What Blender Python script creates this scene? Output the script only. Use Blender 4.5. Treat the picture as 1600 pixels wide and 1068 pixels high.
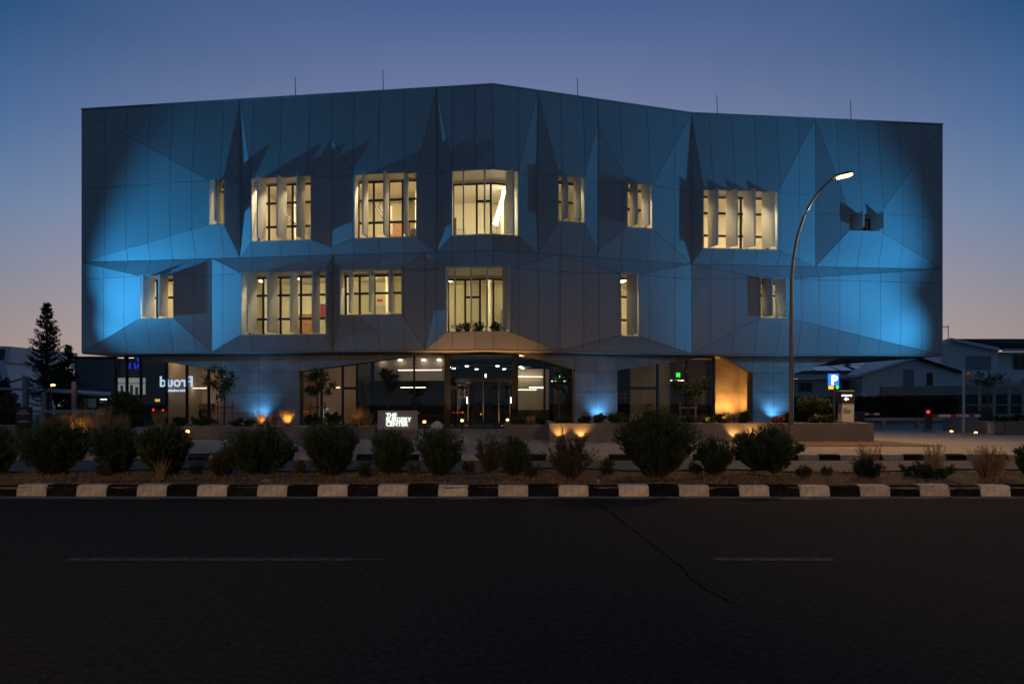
import bpy, math, random
from mathutils import Vector
random.seed(7)
R = math.radians
sc = bpy.context.scene
col = sc.collection
for o in list(bpy.data.objects):
    bpy.data.objects.remove(o)

# ------------------------------------------------------------------ camera
CH, F, HY, CX = 1.5, 1067.0, 620.0, 800.0       # eye height, focal length and horizon of the photograph
cam = bpy.data.cameras.new('camera')
cam.lens = 24.0
cam.sensor_width = 36.0
cam.shift_y = 0.0538
cam.clip_start = 0.1
cam.clip_end = 3000
camo = bpy.data.objects.new('camera', cam)
camo.location = (0, 0, CH)
camo.rotation_euler = (R(90), 0, 0)
col.objects.link(camo)
sc.camera = camo

# ------------------------------------------------------------------ dusk sky
world = bpy.data.worlds.new('World')
sc.world = world
world.use_nodes = True
wn = world.node_tree
bg = wn.nodes['Background']
tc = wn.nodes.new('ShaderNodeTexCoord')
sx = wn.nodes.new('ShaderNodeSeparateXYZ')
wn.links.new(tc.outputs['Generated'], sx.inputs[0])


def wramp(stops):
    r = wn.nodes.new('ShaderNodeValToRGB')
    r.color_ramp.interpolation = 'EASE' if len(stops) < 3 else 'LINEAR'
    el = r.color_ramp.elements
    while len(el) > 1:
        el.remove(el[-1])
    for i, (p, c) in enumerate(stops):
        e = el[0] if i == 0 else el.new(p)
        e.position = p
        e.color = (*c, 1)
    return r


# by sine of elevation: towards the afterglow, well to the side of it, and the dark side of the sky
ra = wramp([(0.0, (.60, .42, .36)), (.10, (.50, .40, .40)), (.25, (.30, .30, .42)), (.40, (.150, .190, .350)), (.46, (.100, .148, .312)),
            (.50, (.066, .117, .277)), (.62, (.030, .075, .190)), (1.0, (.012, .040, .10))])
rs_ = wramp([(0.0, (.43, .31, .27)), (.06, (.355, .275, .256)), (.14, (.245, .252, .320)), (.224, (.147, .223, .372)), (.32, (.072, .150, .315)),
             (.424, (.021, .084, .208)), (.6, (.012, .055, .140)), (1.0, (.012, .040, .10))])
rb = wramp([(0.0, (.050, .072, .100)), (.2, (.034, .066, .115)), (.5, (.016, .052, .115)), (1.0, (.012, .040, .10))])
for r_ in (ra, rs_, rb):
    wn.links.new(sx.outputs['Z'], r_.inputs[0])
cx_ = wn.nodes.new('ShaderNodeCombineXYZ')
wn.links.new(sx.outputs['X'], cx_.inputs[0])
wn.links.new(sx.outputs['Y'], cx_.inputs[1])
nm = wn.nodes.new('ShaderNodeVectorMath')
nm.operation = 'NORMALIZE'
wn.links.new(cx_.outputs[0], nm.inputs[0])
sy = wn.nodes.new('ShaderNodeSeparateXYZ')
wn.links.new(nm.outputs[0], sy.inputs[0])


def wrange(a, b, kind):
    m_ = wn.nodes.new('ShaderNodeMapRange')
    m_.interpolation_type = kind
    m_.inputs['From Min'].default_value = a
    m_.inputs['From Max'].default_value = b
    wn.links.new(sy.outputs['Y'], m_.inputs['Value'])
    return m_


def wmix(fac, a, b):
    m_ = wn.nodes.new('ShaderNodeMixRGB')
    wn.links.new(fac.outputs[0], m_.inputs[0])
    wn.links.new(a.outputs[0], m_.inputs[1])
    wn.links.new(b.outputs[0], m_.inputs[2])
    return m_


mx = wmix(wrange(.80, 1.0, 'LINEAR'), wmix(wrange(-.3, .82, 'SMOOTHSTEP'), rb, rs_), ra)
sky = wn.nodes.new('ShaderNodeTexSky')
sky.sky_type = 'NISHITA'
sky.sun_disc = False
sky.sun_elevation = R(-4.0)
sky.sun_rotation = 0
sm = wn.nodes.new('ShaderNodeMixRGB')
sm.blend_type = 'ADD'
sm.inputs[0].default_value = .04
wn.links.new(mx.outputs[0], sm.inputs[1])
wn.links.new(sky.outputs[0], sm.inputs[2])
wn.links.new(sm.outputs[0], bg.inputs[0])
bg.inputs[1].default_value = 1.0

sc.view_settings.view_transform = 'Standard'
sc.view_settings.look = 'None'
sc.view_settings.exposure = 0
sc.view_settings.gamma = 1
sc.view_settings.use_curve_mapping = False
sc.cycles.use_denoising = True
sc.cycles.max_bounces = 6
sc.cycles.transparent_max_bounces = 16
sc.cycles.sample_clamp_indirect = 4
sc.cycles.caustics_reflective = False
sc.cycles.caustics_refractive = False


# ------------------------------------------------------------------ materials
def new_mat(name):
    m = bpy.data.materials.new(name)
    m.use_nodes = True
    return m, m.node_tree, m.node_tree.nodes['Principled BSDF']


def mat(name, c, rough=.6, metal=0, var=.12, scale=6, bump=0, bscale=60, c2=None, rnd=0, spec=.5, detail=6):
    m, nt, p = new_mat(name)
    p.inputs['Roughness'].default_value = rough
    p.inputs['Metallic'].default_value = metal
    p.inputs['Specular IOR Level'].default_value = spec
    tcn = nt.nodes.new('ShaderNodeTexCoord')
    n = nt.nodes.new('ShaderNodeTexNoise')
    n.inputs['Scale'].default_value = scale
    n.inputs['Detail'].default_value = detail
    nt.links.new(tcn.outputs['Object'], n.inputs['Vector'])
    r = nt.nodes.new('ShaderNodeValToRGB')
    e = r.color_ramp.elements
    e[0].position, e[1].position = .3, .7
    a = [x * (1 - var) for x in c]
    b = list(c2) if c2 else [min(1, x * (1 + var)) for x in c]
    e[0].color = (*a, 1)
    e[1].color = (*b, 1)
    nt.links.new(n.outputs[0], r.inputs[0])
    out = r.outputs[0]
    if rnd:
        oi = nt.nodes.new('ShaderNodeObjectInfo')
        mm = nt.nodes.new('ShaderNodeMapRange')
        mm.inputs['To Min'].default_value = 1 - rnd
        mm.inputs['To Max'].default_value = 1 + rnd
        nt.links.new(oi.outputs['Random'], mm.inputs[0])
        mu = nt.nodes.new('ShaderNodeVectorMath')
        mu.operation = 'SCALE'
        nt.links.new(out, mu.inputs[0])
        nt.links.new(mm.outputs[0], mu.inputs['Scale'])
        out = mu.outputs[0]
    nt.links.new(out, p.inputs['Base Color'])
    if bump:
        nb = nt.nodes.new('ShaderNodeTexNoise')
        nb.inputs['Scale'].default_value = bscale
        nb.inputs['Detail'].default_value = 5
        nt.links.new(tcn.outputs['Object'], nb.inputs['Vector'])
        bp = nt.nodes.new('ShaderNodeBump')
        bp.inputs['Strength'].default_value = bump
        bp.inputs['Distance'].default_value = .02
        nt.links.new(nb.outputs[0], bp.inputs['Height'])
        nt.links.new(bp.outputs[0], p.inputs['Normal'])
    return m


def emit(name, c, s):
    m, nt, p = new_mat(name)
    p.inputs['Base Color'].default_value = (*[min(1, x) for x in c], 1)
    p.inputs['Emission Color'].default_value = (*c, 1)
    p.inputs['Emission Strength'].default_value = s
    return m


def glass(name, tint, refl=.09, rough=.0):
    m, nt, p = new_mat(name)
    nt.nodes.remove(p)
    out = nt.nodes['Material Output']
    t = nt.nodes.new('ShaderNodeBsdfTransparent')
    t.inputs[0].default_value = (*tint, 1)
    g = nt.nodes.new('ShaderNodeBsdfGlossy')
    g.inputs['Roughness'].default_value = rough
    lw = nt.nodes.new('ShaderNodeFresnel')
    lw.inputs[0].default_value = 1.5
    ad = nt.nodes.new('ShaderNodeMath')
    ad.operation = 'ADD'
    ad.inputs[1].default_value = refl - .04
    nt.links.new(lw.outputs[0], ad.inputs[0])
    mxs = nt.nodes.new('ShaderNodeMixShader')
    nt.links.new(ad.outputs[0], mxs.inputs[0])
    nt.links.new(t.outputs[0], mxs.inputs[1])
    nt.links.new(g.outputs[0], mxs.inputs[2])
    nt.links.new(mxs.outputs[0], out.inputs[0])
    return m


M = {}
M['panel'] = mat('aluminium_panel', (.40, .41, .43), .42, var=.025, scale=.6, rnd=.05, bump=.10, bscale=.8)
M['backing'] = mat('joint_backing', (.02, .02, .025), .8)
M['reveal'] = mat('reveal_panel', (.66, .64, .60), .5, var=.03, scale=2)
M['fin'] = mat('fin_panel', (.55, .54, .53), .45, var=.04, scale=2)
M['frame'] = mat('dark_frame', (.012, .012, .013), .4, var=.1)
M['pane'] = glass('window_glass', (.96, .96, .93), .05)
M['lobby_glass'] = glass('lobby_glass', (.60, .59, .57), .10)
M['room'] = mat('room_wall', (.74, .69, .56), .8, var=.05, scale=.7)
M['room_floor'] = mat('room_floor', (.32, .28, .22), .5, var=.15, scale=3)
M['room_ceiling'] = mat('room_ceiling', (.78, .75, .68), .8, var=.04)
M['lamp_bright'] = emit('lamp_bright', (1.0, .79, .46), 145)
M['lamp_soft'] = emit('lamp_soft', (1.0, .86, .48), 60)
M['lamp_strip'] = emit('lamp_strip', (1.0, .86, .62), 14)
M['lamp_lobby'] = emit('lamp_lobby', (1.0, .80, .55), 5)
M['lamp_cool'] = emit('lamp_cool', (.72, 1.0, .86), 14)
M['concrete'] = mat('concrete', (.30, .29, .28), .8, var=.28, scale=1.1, bump=.25, bscale=30, rnd=.07)
M['concrete_joint'] = mat('concrete_joint', (.15, .145, .14), .85, var=.2, scale=1.1)
M['soffit'] = mat('soffit_panel', (.42, .40, .37), .6, var=.06, scale=1.5)
M['dark'] = mat('dark_metal', (.025, .025, .028), .45, var=.15)
M['dark_wall'] = mat('dark_lobby_wall', (.05, .048, .046), .6, var=.2)
M['wood'] = mat('wood', (.26, .13, .06), .55, var=.35, scale=9)
M['asphalt'] = mat('asphalt', (.036, .034, .0315), .95, var=.4, scale=20, bump=.6, bscale=45, spec=.06, detail=9)
M['asphalt_far'] = mat('asphalt_far', (.060, .058, .056), .8, var=.2, scale=1.0, bump=.3, bscale=90)
M['crack'] = mat('crack_tar', (.008, .008, .008), 1.0, spec=0)
M['paint'] = mat('road_paint', (.085, .085, .082), .85, var=.6, scale=14, spec=.1)
M['gutter'] = mat('gutter', (.20, .17, .135), .85, var=.35, scale=7, bump=.4, bscale=80)
M['kerb_white'] = mat('kerb_white', (.66, .58, .46), .8, var=.25, scale=13, bump=.3, bscale=50, rnd=.16)
M['kerb_black'] = mat('kerb_black', (.009, .010, .012), .85, var=.6, scale=12, bump=.3, bscale=50, rnd=.3, spec=.12, c2=(.022, .022, .022))
M['kerb_far'] = mat('kerb_far_white', (.30, .27, .23), .8, var=.3, scale=9, rnd=.2)
M['soil'] = mat('soil', (.12, .082, .048), .95, var=.45, scale=5, bump=.9, bscale=35)
M['ground'] = mat('ground', (.06, .055, .042), .95, var=.3, scale=.4, bump=.5, bscale=10)
M['paving'] = mat('paving', (.24, .225, .205), .8, var=.14, scale=2.5, bump=.2, bscale=70, rnd=.07)
M['planter'] = mat('planter_concrete', (.18, .17, .16), .8, var=.2, scale=1.6, bump=.25, bscale=35)
M['shrub'] = mat('shrub_leaf', (.036, .064, .024), .65, var=.45, scale=5, rnd=.2)
M['shrub_dry'] = mat('shrub_dry', (.085, .070, .045), .7, var=.4, scale=6, rnd=.15)
M['stem'] = mat('stem', (.055, .042, .030), .8, var=.3, scale=10)
M['leaf'] = mat('tree_leaf', (.050, .080, .026), .55, var=.4, scale=4, rnd=.2)
M['conifer'] = mat('conifer_needle', (.018, .026, .016), .7, var=.4, scale=3)
M['bark'] = mat('bark', (.10, .075, .05), .85, var=.3, scale=12, bump=.5)
M['stake'] = mat('timber_stake', (.24, .155, .085), .75, var=.25, scale=12)
M['dry'] = mat('dry_grass', (.30, .20, .09), .85, var=.4, scale=3)
M['plume'] = mat('feather_grass', (.36, .25, .13), .8, var=.35, scale=6)
M['flower'] = mat('flower', (.35, .10, .14), .6, var=.4, scale=20)
M['hose'] = mat('hose', (.012, .012, .012), .5)
M['render_white'] = mat('white_render', (.80, .80, .80), .8, var=.06, scale=.8)
M['render_beige'] = mat('beige_render', (.36, .32, .28), .85, var=.08, scale=.8)
M['roof_tile'] = mat('roof_tile', (.055, .038, .034), .8, var=.3, scale=8, bump=.4, bscale=12)
M['solar'] = mat('solar_glass', (.42, .42, .50), .18, metal=.85, var=.05)
M['dark_glass'] = mat('dark_window', (.02, .024, .03), .15, var=.1)
M['grey_block'] = mat('grey_cladding', (.24, .24, .24), .7, var=.15, scale=1.2)
M['galv'] = mat('galvanised_steel', (.30, .31, .33), .5, metal=.5, var=.1, scale=8)
M['pole'] = mat('lamp_pole', (.22, .21, .19), .5, metal=.4, var=.15, scale=6)
M['white'] = mat('white_paint', (.72, .72, .70), .5, var=.05)
M['red'] = mat('red_paint', (.45, .03, .03), .5, var=.1)
M['sign_grey'] = mat('sign_grey', (.30, .31, .34), .5, var=.05)
M['sign_pale'] = mat('sign_pale', (.52, .50, .48), .5, var=.05)
M['em_blue'] = emit('sign_blue', (.02, .22, .95), 1.0)
M['em_white'] = emit('sign_white', (1, .97, .9), 2.2)
M['em_halo'] = emit('halo_white', (.90, 1.0, .84), 1.25)
M['em_orange'] = emit('sign_orange', (1.0, .35, .02), 2.0)
M['em_green'] = emit('sign_green', (.05, 1.0, .12), 1.6)
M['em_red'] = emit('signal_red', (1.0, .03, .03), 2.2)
M['em_ice'] = emit('reflected_letter_ice', (.50, .74, 1.0), 1.6)
M['em_neon_reflection'] = emit('reflected_neon_blue', (.01, .04, 1.0), 1.4)
M['em_garden'] = emit('garden_lamp', (1.0, .44, .09), 8)
M['em_bluelamp'] = emit('uplight_blue', (.12, .45, 1.0), 14)
M['em_flood'] = emit('floodlight_face', (.15, .5, 1.0), 18)
M['em_street'] = emit('street_lamp_led', (1.0, .60, .17), 9)
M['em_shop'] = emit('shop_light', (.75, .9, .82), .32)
M['em_warm_room'] = emit('cafe_light', (1.0, .92, .70), 3)
M['red_band'] = mat('red_reflected_fascia_and_picture', (.20, .02, .02), .6)
M['litter'] = mat('litter', (.55, .55, .55), .6)
M['litter_blue'] = mat('litter_blue', (.18, .30, .45), .5)


# ------------------------------------------------------------------ mesh helpers
ORG = {}


def tag(o, label, cat, group=None):
    o['label'] = label
    o['category'] = cat
    if group:
        o['group'] = group
    return o


def empty(name, loc, label=None, cat=None, group=None):
    o = bpy.data.objects.new(name, None)
    o.empty_display_size = .2
    o.location = loc
    col.objects.link(o)
    ORG[o.name] = Vector(loc)
    if label:
        tag(o, label, cat, group)
    return o


class MB:
    """collects polygons in world coordinates, then becomes ONE object"""

    def __init__(s):
        s.v, s.f = [], []

    def poly(s, pts):
        b = len(s.v)
        s.v += [tuple(p) for p in pts]
        s.f.append(tuple(range(b, b + len(pts))))
        return s

    def hexa(s, p):      # p: 4 bottom (ccw) + 4 top
        b = len(s.v)
        s.v += [tuple(q) for q in p]
        for f in ((3, 2, 1, 0), (4, 5, 6, 7), (0, 1, 5, 4), (1, 2, 6, 5), (2, 3, 7, 6), (3, 0, 4, 7)):
            s.f.append(tuple(b + i for i in f))
        return s

    def box(s, x0, x1, y0, y1, z0, z1):
        return s.hexa([(x0, y0, z0), (x1, y0, z0), (x1, y1, z0), (x0, y1, z0),
                       (x0, y0, z1), (x1, y0, z1), (x1, y1, z1), (x0, y1, z1)])

    def prism(s, pts, off):
        n = len(pts)
        b = len(s.v)
        off = Vector(off)
        s.v += [tuple(Vector(p)) for p in pts] + [tuple(Vector(p) + off) for p in pts]
        s.f.append(tuple(range(b, b + n)))
        s.f.append(tuple(range(b + 2 * n - 1, b + n - 1, -1)))
        for i in range(n):
            j = (i + 1) % n
            s.f.append((b + j, b + i, b + n + i, b + n + j))
        return s

    def tube(s, pts, r, n=6, cap=True):
        pts = [Vector(p) for p in pts]
        rs = r if isinstance(r, (list, tuple)) else [r] * len(pts)
        rings = []
        for i, p in enumerate(pts):
            d = (pts[min(i + 1, len(pts) - 1)] - pts[max(i - 1, 0)]).normalized()
            a = Vector((0, 0, 1)) if abs(d.z) < .9 else Vector((1, 0, 0))
            x = d.cross(a).normalized()
            y = d.cross(x)
            b = len(s.v)
            for k in range(n):
                t = 2 * math.pi * k / n
                s.v.append(tuple(p + (x * math.cos(t) + y * math.sin(t)) * rs[i]))
            rings.append(b)
        for a, b in zip(rings, rings[1:]):
            for k in range(n):
                j = (k + 1) % n
                s.f.append((a + k, a + j, b + j, b + k))
        if cap:
            s.f.append(tuple(rings[0] + k for k in reversed(range(n))))
            s.f.append(tuple(rings[-1] + k for k in range(n)))
        return s

    def lathe(s, c, prof, n=16):
        c = Vector(c)
        rings = []
        for r, z in prof:
            b = len(s.v)
            for k in range(n):
                t = 2 * math.pi * k / n
                s.v.append((c.x + r * math.cos(t), c.y + r * math.sin(t), c.z + z))
            rings.append(b)
        for a, b in zip(rings, rings[1:]):
            for k in range(n):
                j = (k + 1) % n
                s.f.append((a + k, a + j, b + j, b + k))
        s.f.append(tuple(rings[-1] + k for k in range(n)))
        s.f.append(tuple(rings[0] + k for k in reversed(range(n))))
        return s

    def build(s, name, m, parent=None, kind=None, smooth=False, label=None):
        me = bpy.data.meshes.new(name)
        org = Vector((0, 0, 0))
        if parent is not None:
            org = ORG.get(parent.name, org)
        vs = s.v if org.length == 0 else [(a - org.x, b - org.y, c - org.z) for a, b, c in s.v]
        me.from_pydata(vs, [], s.f)
        me.materials.append(M[m] if isinstance(m, str) else m)
        if smooth:
            me.polygons.foreach_set('use_smooth', [True] * len(me.polygons))
        me.update()
        o = bpy.data.objects.new(name, me)
        col.objects.link(o)
        if parent is not None:
            o.parent = parent
            ORG[o.name] = org
        if kind:
            o['kind'] = kind
        if label:
            o['label'] = label
        return o


def spot(name, loc, aim, power, color, deg, blend=.5, parent=None, size=.05):
    L = bpy.data.lights.new(name, 'SPOT')
    L.energy = power
    L.color = color
    L.spot_size = R(deg)
    L.spot_blend = blend
    L.shadow_soft_size = size
    o = bpy.data.objects.new(name, L)
    col.objects.link(o)
    loc, aim = Vector(loc), Vector(aim)
    q = (aim - loc).to_track_quat('-Z', 'Y')
    o.rotation_euler = q.to_euler()
    o.location = loc
    if parent is not None:
        o.parent = parent
        o.location = loc - ORG.get(parent.name, Vector((0, 0, 0)))
    return o


def pt(px, py, Y):
    """point of the picture at depth Y"""
    return Vector(((px - CX) / F * Y, Y, CH + (HY - py) / F * Y))


def fx(px, Y):
    return (px - CX) / F * Y


def fz(py, Y):
    return CH + (HY - py) / F * Y


def text(name, s, size, m, parent, loc, mirror=False, extrude=.01, offset=0, align='LEFT', spacing=1.0, bold=0, rotz=0):
    cu = bpy.data.curves.new(name, 'FONT')
    cu.body = s
    cu.size = size
    cu.extrude = extrude
    cu.offset = offset
    cu.align_x = align
    cu.space_line = spacing
    cu.resolution_u = 3
    t = bpy.data.objects.new(name + '_tmp', cu)
    col.objects.link(t)
    bpy.context.view_layer.update()
    me = bpy.data.meshes.new_from_object(t.evaluated_get(bpy.context.evaluated_depsgraph_get()))
    bpy.data.objects.remove(t)
    me.name = name
    me.materials.clear()
    me.materials.append(M[m])
    o = bpy.data.objects.new(name, me)
    col.objects.link(o)
    o.rotation_euler = (R(90), 0, rotz)
    if mirror:
        o.scale = (-1, 1, 1)
    loc = Vector(loc)
    if parent is not None:
        o.parent = parent
        loc = loc - ORG.get(parent.name, Vector((0, 0, 0)))
        ORG[o.name] = ORG.get(parent.name, Vector((0, 0, 0)))
    o.location = loc
    return o


# ================================================================== SETTING
GZ = .13                                      # pavement level
def struct(name, mb, m):
    o = mb.build(name, m)
    o['kind'] = 'structure'
    return o


struct('ground', MB().poly([(-900, -60, -.03), (900, -60, -.03), (900, 1500, -.03), (-900, 1500, -.03)]), 'ground')
KY = 10.3                                     # front of the median kerb
road = struct('road', MB().poly([(-90, -6, 0), (90, -6, 0), (90, KY + .1, 0), (-90, KY + .1, 0)]), 'asphalt')
struct('service_road', MB().poly([(-90, 12.15, 0), (90, 12.15, 0), (90, 16.4, 0), (-90, 16.4, 0)]), 'asphalt_far')
gut = MB()
random.seed(3)
xs = [-24 + i * .35 for i in range(int(48 / .35))]
for a, b in zip(xs, xs[1:]):
    pass
edge = [KY - .17 - random.uniform(0, .09) for _ in xs]
for i in range(len(xs) - 1):
    gut.poly([(xs[i], edge[i], .004), (xs[i + 1], edge[i + 1], .004), (xs[i + 1], KY + .02, .006), (xs[i], KY + .02, .006)])
gut.build('gutter', 'gutter', road)
for (a, b, y0) in ((105, 600, 873.5), (1115, 1302, 873.5)):
    Y = F * CH / (y0 - HY)
    n = 30
    mk = MB()
    x0, x1 = fx(a, Y), fx(b, Y)
    for i in range(n):
        u0, u1 = x0 + (x1 - x0) * i / n, x0 + (x1 - x0) * (i + 1) / n
        w = .055 if not (a == 105 and i > 26) else .02
        mk.poly([(u0, Y - w, .004), (u1, Y - w, .004), (u1, Y + w, .004), (u0, Y + w, .004)])
    mk.build('lane_marking', 'paint', road)
# crack across the near lane
ck = MB()
prev = None
cp = [(935, 785), (950, 797), (978, 818), (1000, 835), (1022, 852), (1043, 868), (1060, 882), (1080, 905), (1105, 921), (1130, 935), (1146, 942), (1200, 945)]
pts = []
for (a, b), (c, d) in zip(cp, cp[1:]):
    for k in range(4):
        t = k / 4
        x, y = a + (c - a) * t + random.uniform(-2, 2), b + (d - b) * t + random.uniform(-.8, .8)
        Y = F * CH / (y - HY)
        pts.append((fx(x, Y), Y))
for (p, q) in zip(pts, pts[1:]):
    w = random.uniform(.003, .009)
    ck.poly([(p[0] - w, p[1], .003), (q[0] - w, q[1], .003), (q[0] + w, q[1], .003), (p[0] + w, p[1], .003)])
ck.build('road_crack', 'crack', road)

# median: soil mound between the two kerbs
med = MB()
nx, ny = 180, 9
for i in range(nx + 1):
    for j in range(ny + 1):
        x = -22 + 44 * i / nx
        t = j / ny
        y = KY + .16 + (12.15 - KY - .16) * t
        z = .15 + .07 * math.sin(math.pi * t) + random.uniform(-.02, .02)
        med.v.append((x, y, z if 0 < j < ny else (.14 if j == 0 else .10)))
for i in range(nx):
    for j in range(ny):
        a = i * (ny + 1) + j
        med.f.append((a, a + ny + 1, a + ny + 2, a + 1))
median = struct('median_strip', med, 'soil')
struct('median_edge', MB().box(-60, 60, 12.12, 12.25, -.02, .12), 'gutter')

# kerb stones, each its own piece
def kerb_mesh(name, L, m, seed, hgt=.18, dep=.17):
    random.seed(seed)
    j = lambda a: random.uniform(-a, a)
    pr = [(0, 0), (.012, hgt * .55 + j(.006)), (.03, hgt * .9), (.055, hgt + j(.005)), (dep, hgt + j(.006)), (dep, 0)]
    k = MB()
    secs = [0.003, .03, L * .5 + j(.05), L - .03, L - .003]
    for si, x in enumerate(secs):
        sh = .005 if si in (0, len(secs) - 1) else 0
        for (y, z) in pr:
            k.v.append((x, y + sh + j(.004) + (0 if sh == 0 else 0), max(0, z - (sh if z > .1 else 0) + (j(.005) if z > .05 else 0))))
    n = len(pr)
    for s_ in range(len(secs) - 1):
        for q in range(n - 1):
            a = s_ * n + q
            k.f.append((a, a + n, a + n + 1, a + 1))
    k.f.append(tuple(range(n)))
    k.f.append(tuple(range(len(secs) * n - 1, len(secs) * n - n - 1, -1)))
    me = bpy.data.meshes.new(name)
    me.from_pydata(k.v, [], k.f)
    me.materials.append(M[m])
    me.update()
    return me


def kerb_row(name, y, z, x0, n, L, hgt, seed, white='kerb_white'):
    base = struct(name, MB().box(x0 - .3, x0 + n * L + .3, y + .03, y + .16, z - .05, z + hgt - .03), 'gutter')
    for k, colr in enumerate((white, 'kerb_black')):
        ms = [kerb_mesh('kerb_stone', L, colr, seed + 7 * i + k, hgt) for i in range(5)]
        for i in range(n):
            if i % 2 != k:
                continue
            o = bpy.data.objects.new('kerb_stone', ms[(i * 3 + i // 7) % 5])
            col.objects.link(o)
            o.parent = base
            random.seed(seed + i)
            o.location = (x0 + i * L, y + random.uniform(-.010, .010), z + random.uniform(-.010, .004))
            o.rotation_euler = (random.uniform(-.012, .012), random.uniform(-.006, .006), random.uniform(-.008, .008))


kerb_row('median_kerb', KY, 0, -2.03 - 24 * .4553, 48, .4553, .17, 11)
kerb_row('far_kerb', 16.2, 0, -22 * .5 - 5.2, 66, .5, .14, 400, 'kerb_far')

# far pavement of slabs, forecourt behind
struct('pavement', MB().box(-60, 60, 16.36, 20.86, -.02, GZ - .02), 'gutter')
pv = bpy.data.objects['pavement']
slab = MB().box(.004, .996, .004, .896, 0, .02)
sm_ = bpy.data.meshes.new('paving_slab')
sm_.from_pydata(slab.v, [], slab.f)
sm_.materials.append(M['paving'])
for j in range(5):
    for i in range(-22, 24):
        o = bpy.data.objects.new('paving_slab', sm_)
        col.objects.link(o)
        o.parent = pv
        random.seed(i * 31 + j)
        o.location = (i + (.5 if j % 2 else 0), 16.36 + j * .9, GZ - .02 + random.uniform(-.003, .003))
struct('forecourt', MB().box(-60, 60, 20.86, 70, -.02, GZ - .004), 'paving')

# ================================================================== CLINIC BUILDING
# base line of the facade in plan: left end, projecting corner, re-entrant corner, right end
PA, PB, PC, PD = Vector((-19.62, 31.1)), Vector((-.80, 28.6)), Vector((8.27, 31.5)), Vector((20.70, 32.8))
SEG = []
u = 0
for a, b in ((PA, PB), (PB, PC), (PC, PD)):
    d = (b - a)
    L = d.length
    d = d / L
    SEG.append((a, d, Vector((d.y, -d.x)), u, u + L))
    u += L
UB, UC, UD = SEG[0][4], SEG[1][4], SEG[2][4]
ZT, ZB, ZF = 14.56, 3.51, 7.64                 # roof edge, lower edge, floor line


def miter(i, j):
    n1, n2 = SEG[i][2], SEG[j][2]
    m = (n1 + n2).normalized()
    return m / m.dot(n1)


MBv, MCv = miter(0, 1), miter(1, 2)


def seg_ends(i, d):
    a = (PA + SEG[0][2] * d, PB + MBv * d, PC + MCv * d, PD + SEG[2][2] * d)
    return a[i], a[i + 1]


def W(u, z, d):
    i = 0 if u < UB else (1 if u < UC else 2)
    a, b = seg_ends(i, d)
    p = a + (b - a) * ((u - SEG[i][3]) / (SEG[i][4] - SEG[i][3]))
    return Vector((p.x, p.y, z))


def P2(px, py, d):
    """picture point on the facade plane pushed out by d -> (u, z)"""
    k = (px - CX) / F
    i = 0
    for j, c in ((1, PB + MBv * d), (2, PC + MCv * d)):
        if k >= c.x / c.y:
            i = j
    a, b = seg_ends(i, d)
    e = b - a
    t = (k * a.y - a.x) / (e.x - k * e.y)
    Y = a.y + t * e.y
    return SEG[i][3] + t * (SEG[i][4] - SEG[i][3]), CH + (HY - py) / F * Y


def U(px, d=0):
    return P2(px, 500, d)[0]


def ucuts(u0, u1):
    r = [u0]
    for c in (UB, UC):
        if u0 + 1e-3 < c < u1 - 1e-3:
            r.append(c)
    return r + [u1]


def wbox(mb, u0, u1, z0, z1, d0, d1):
    """box in facade coordinates (d0 < d1: inner to outer), bent at the corners of the plan"""
    cs = ucuts(u0, u1)
    for a, b in zip(cs, cs[1:]):
        mb.hexa([W(a, z0, d1), W(b, z0, d1), W(b, z0, d0), W(a, z0, d0), W(a, z1, d1), W(b, z1, d1), W(b, z1, d0), W(a, z1, d0)])
    return mb


def clip(poly, axis, val, keep_less):
    out = []
    n = len(poly)
    for i in range(n):
        p, q = poly[i], poly[(i + 1) % n]
        a, b = p[axis] - val, q[axis] - val
        if not keep_less:
            a, b = -a, -b
        if a <= 1e-9:
            out.append(p)
        if (a < -1e-9 and b > 1e-9) or (a > 1e-9 and b < -1e-9):
            t = a / (a - b)
            out.append((p[0] + (q[0] - p[0]) * t, p[1] + (q[1] - p[1]) * t))
    return out


def area(p):
    return .5 * sum(p[i][0] * p[(i + 1) % len(p)][1] - p[(i + 1) % len(p)][0] * p[i][1] for i in range(len(p)))


def shrink(p, g):
    """inset of a convex polygon in (u, z)"""
    if area(p) < 0:
        p = p[::-1]
    out = list(p)
    n = len(p)
    for i in range(n):
        a, b = p[i], p[(i + 1) % n]
        ex, ez = b[0] - a[0], b[1] - a[1]
        l = math.hypot(ex, ez)
        if l < 1e-5:
            continue
        nx_, nz_ = -ez / l, ex / l
        c = nx_ * a[0] + nz_ * a[1] + g
        res = []
        m = len(out)
        for k in range(m):
            s, t = out[k], out[(k + 1) % m]
            fs, ft = nx_ * s[0] + nz_ * s[1] - c, nx_ * t[0] + nz_ * t[1] - c
            if fs >= 0:
                res.append(s)
            if fs * ft < 0:
                w = fs / (fs - ft)
                res.append((s[0] + (t[0] - s[0]) * w, s[1] + (t[1] - s[1]) * w))
        out = res
        if len(out) < 3:
            return []
    return out


def split(poly, axis, vals):
    pcs = [poly]
    for v in vals:
        nxt = []
        for p in pcs:
            for k in (True, False):
                c = clip(p, axis, v, k)
                if len(c) >= 3 and abs(area(c)) > 1e-4:
                    nxt.append(c)
        pcs = nxt
    return pcs


D0 = .40                                       # how far the window planes stand in front of the creases
clinic = empty('clinic_building', (0, 31, 0),
               'three storey clinic with faceted blue lit metal facade and glowing finned windows', 'building')

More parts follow.
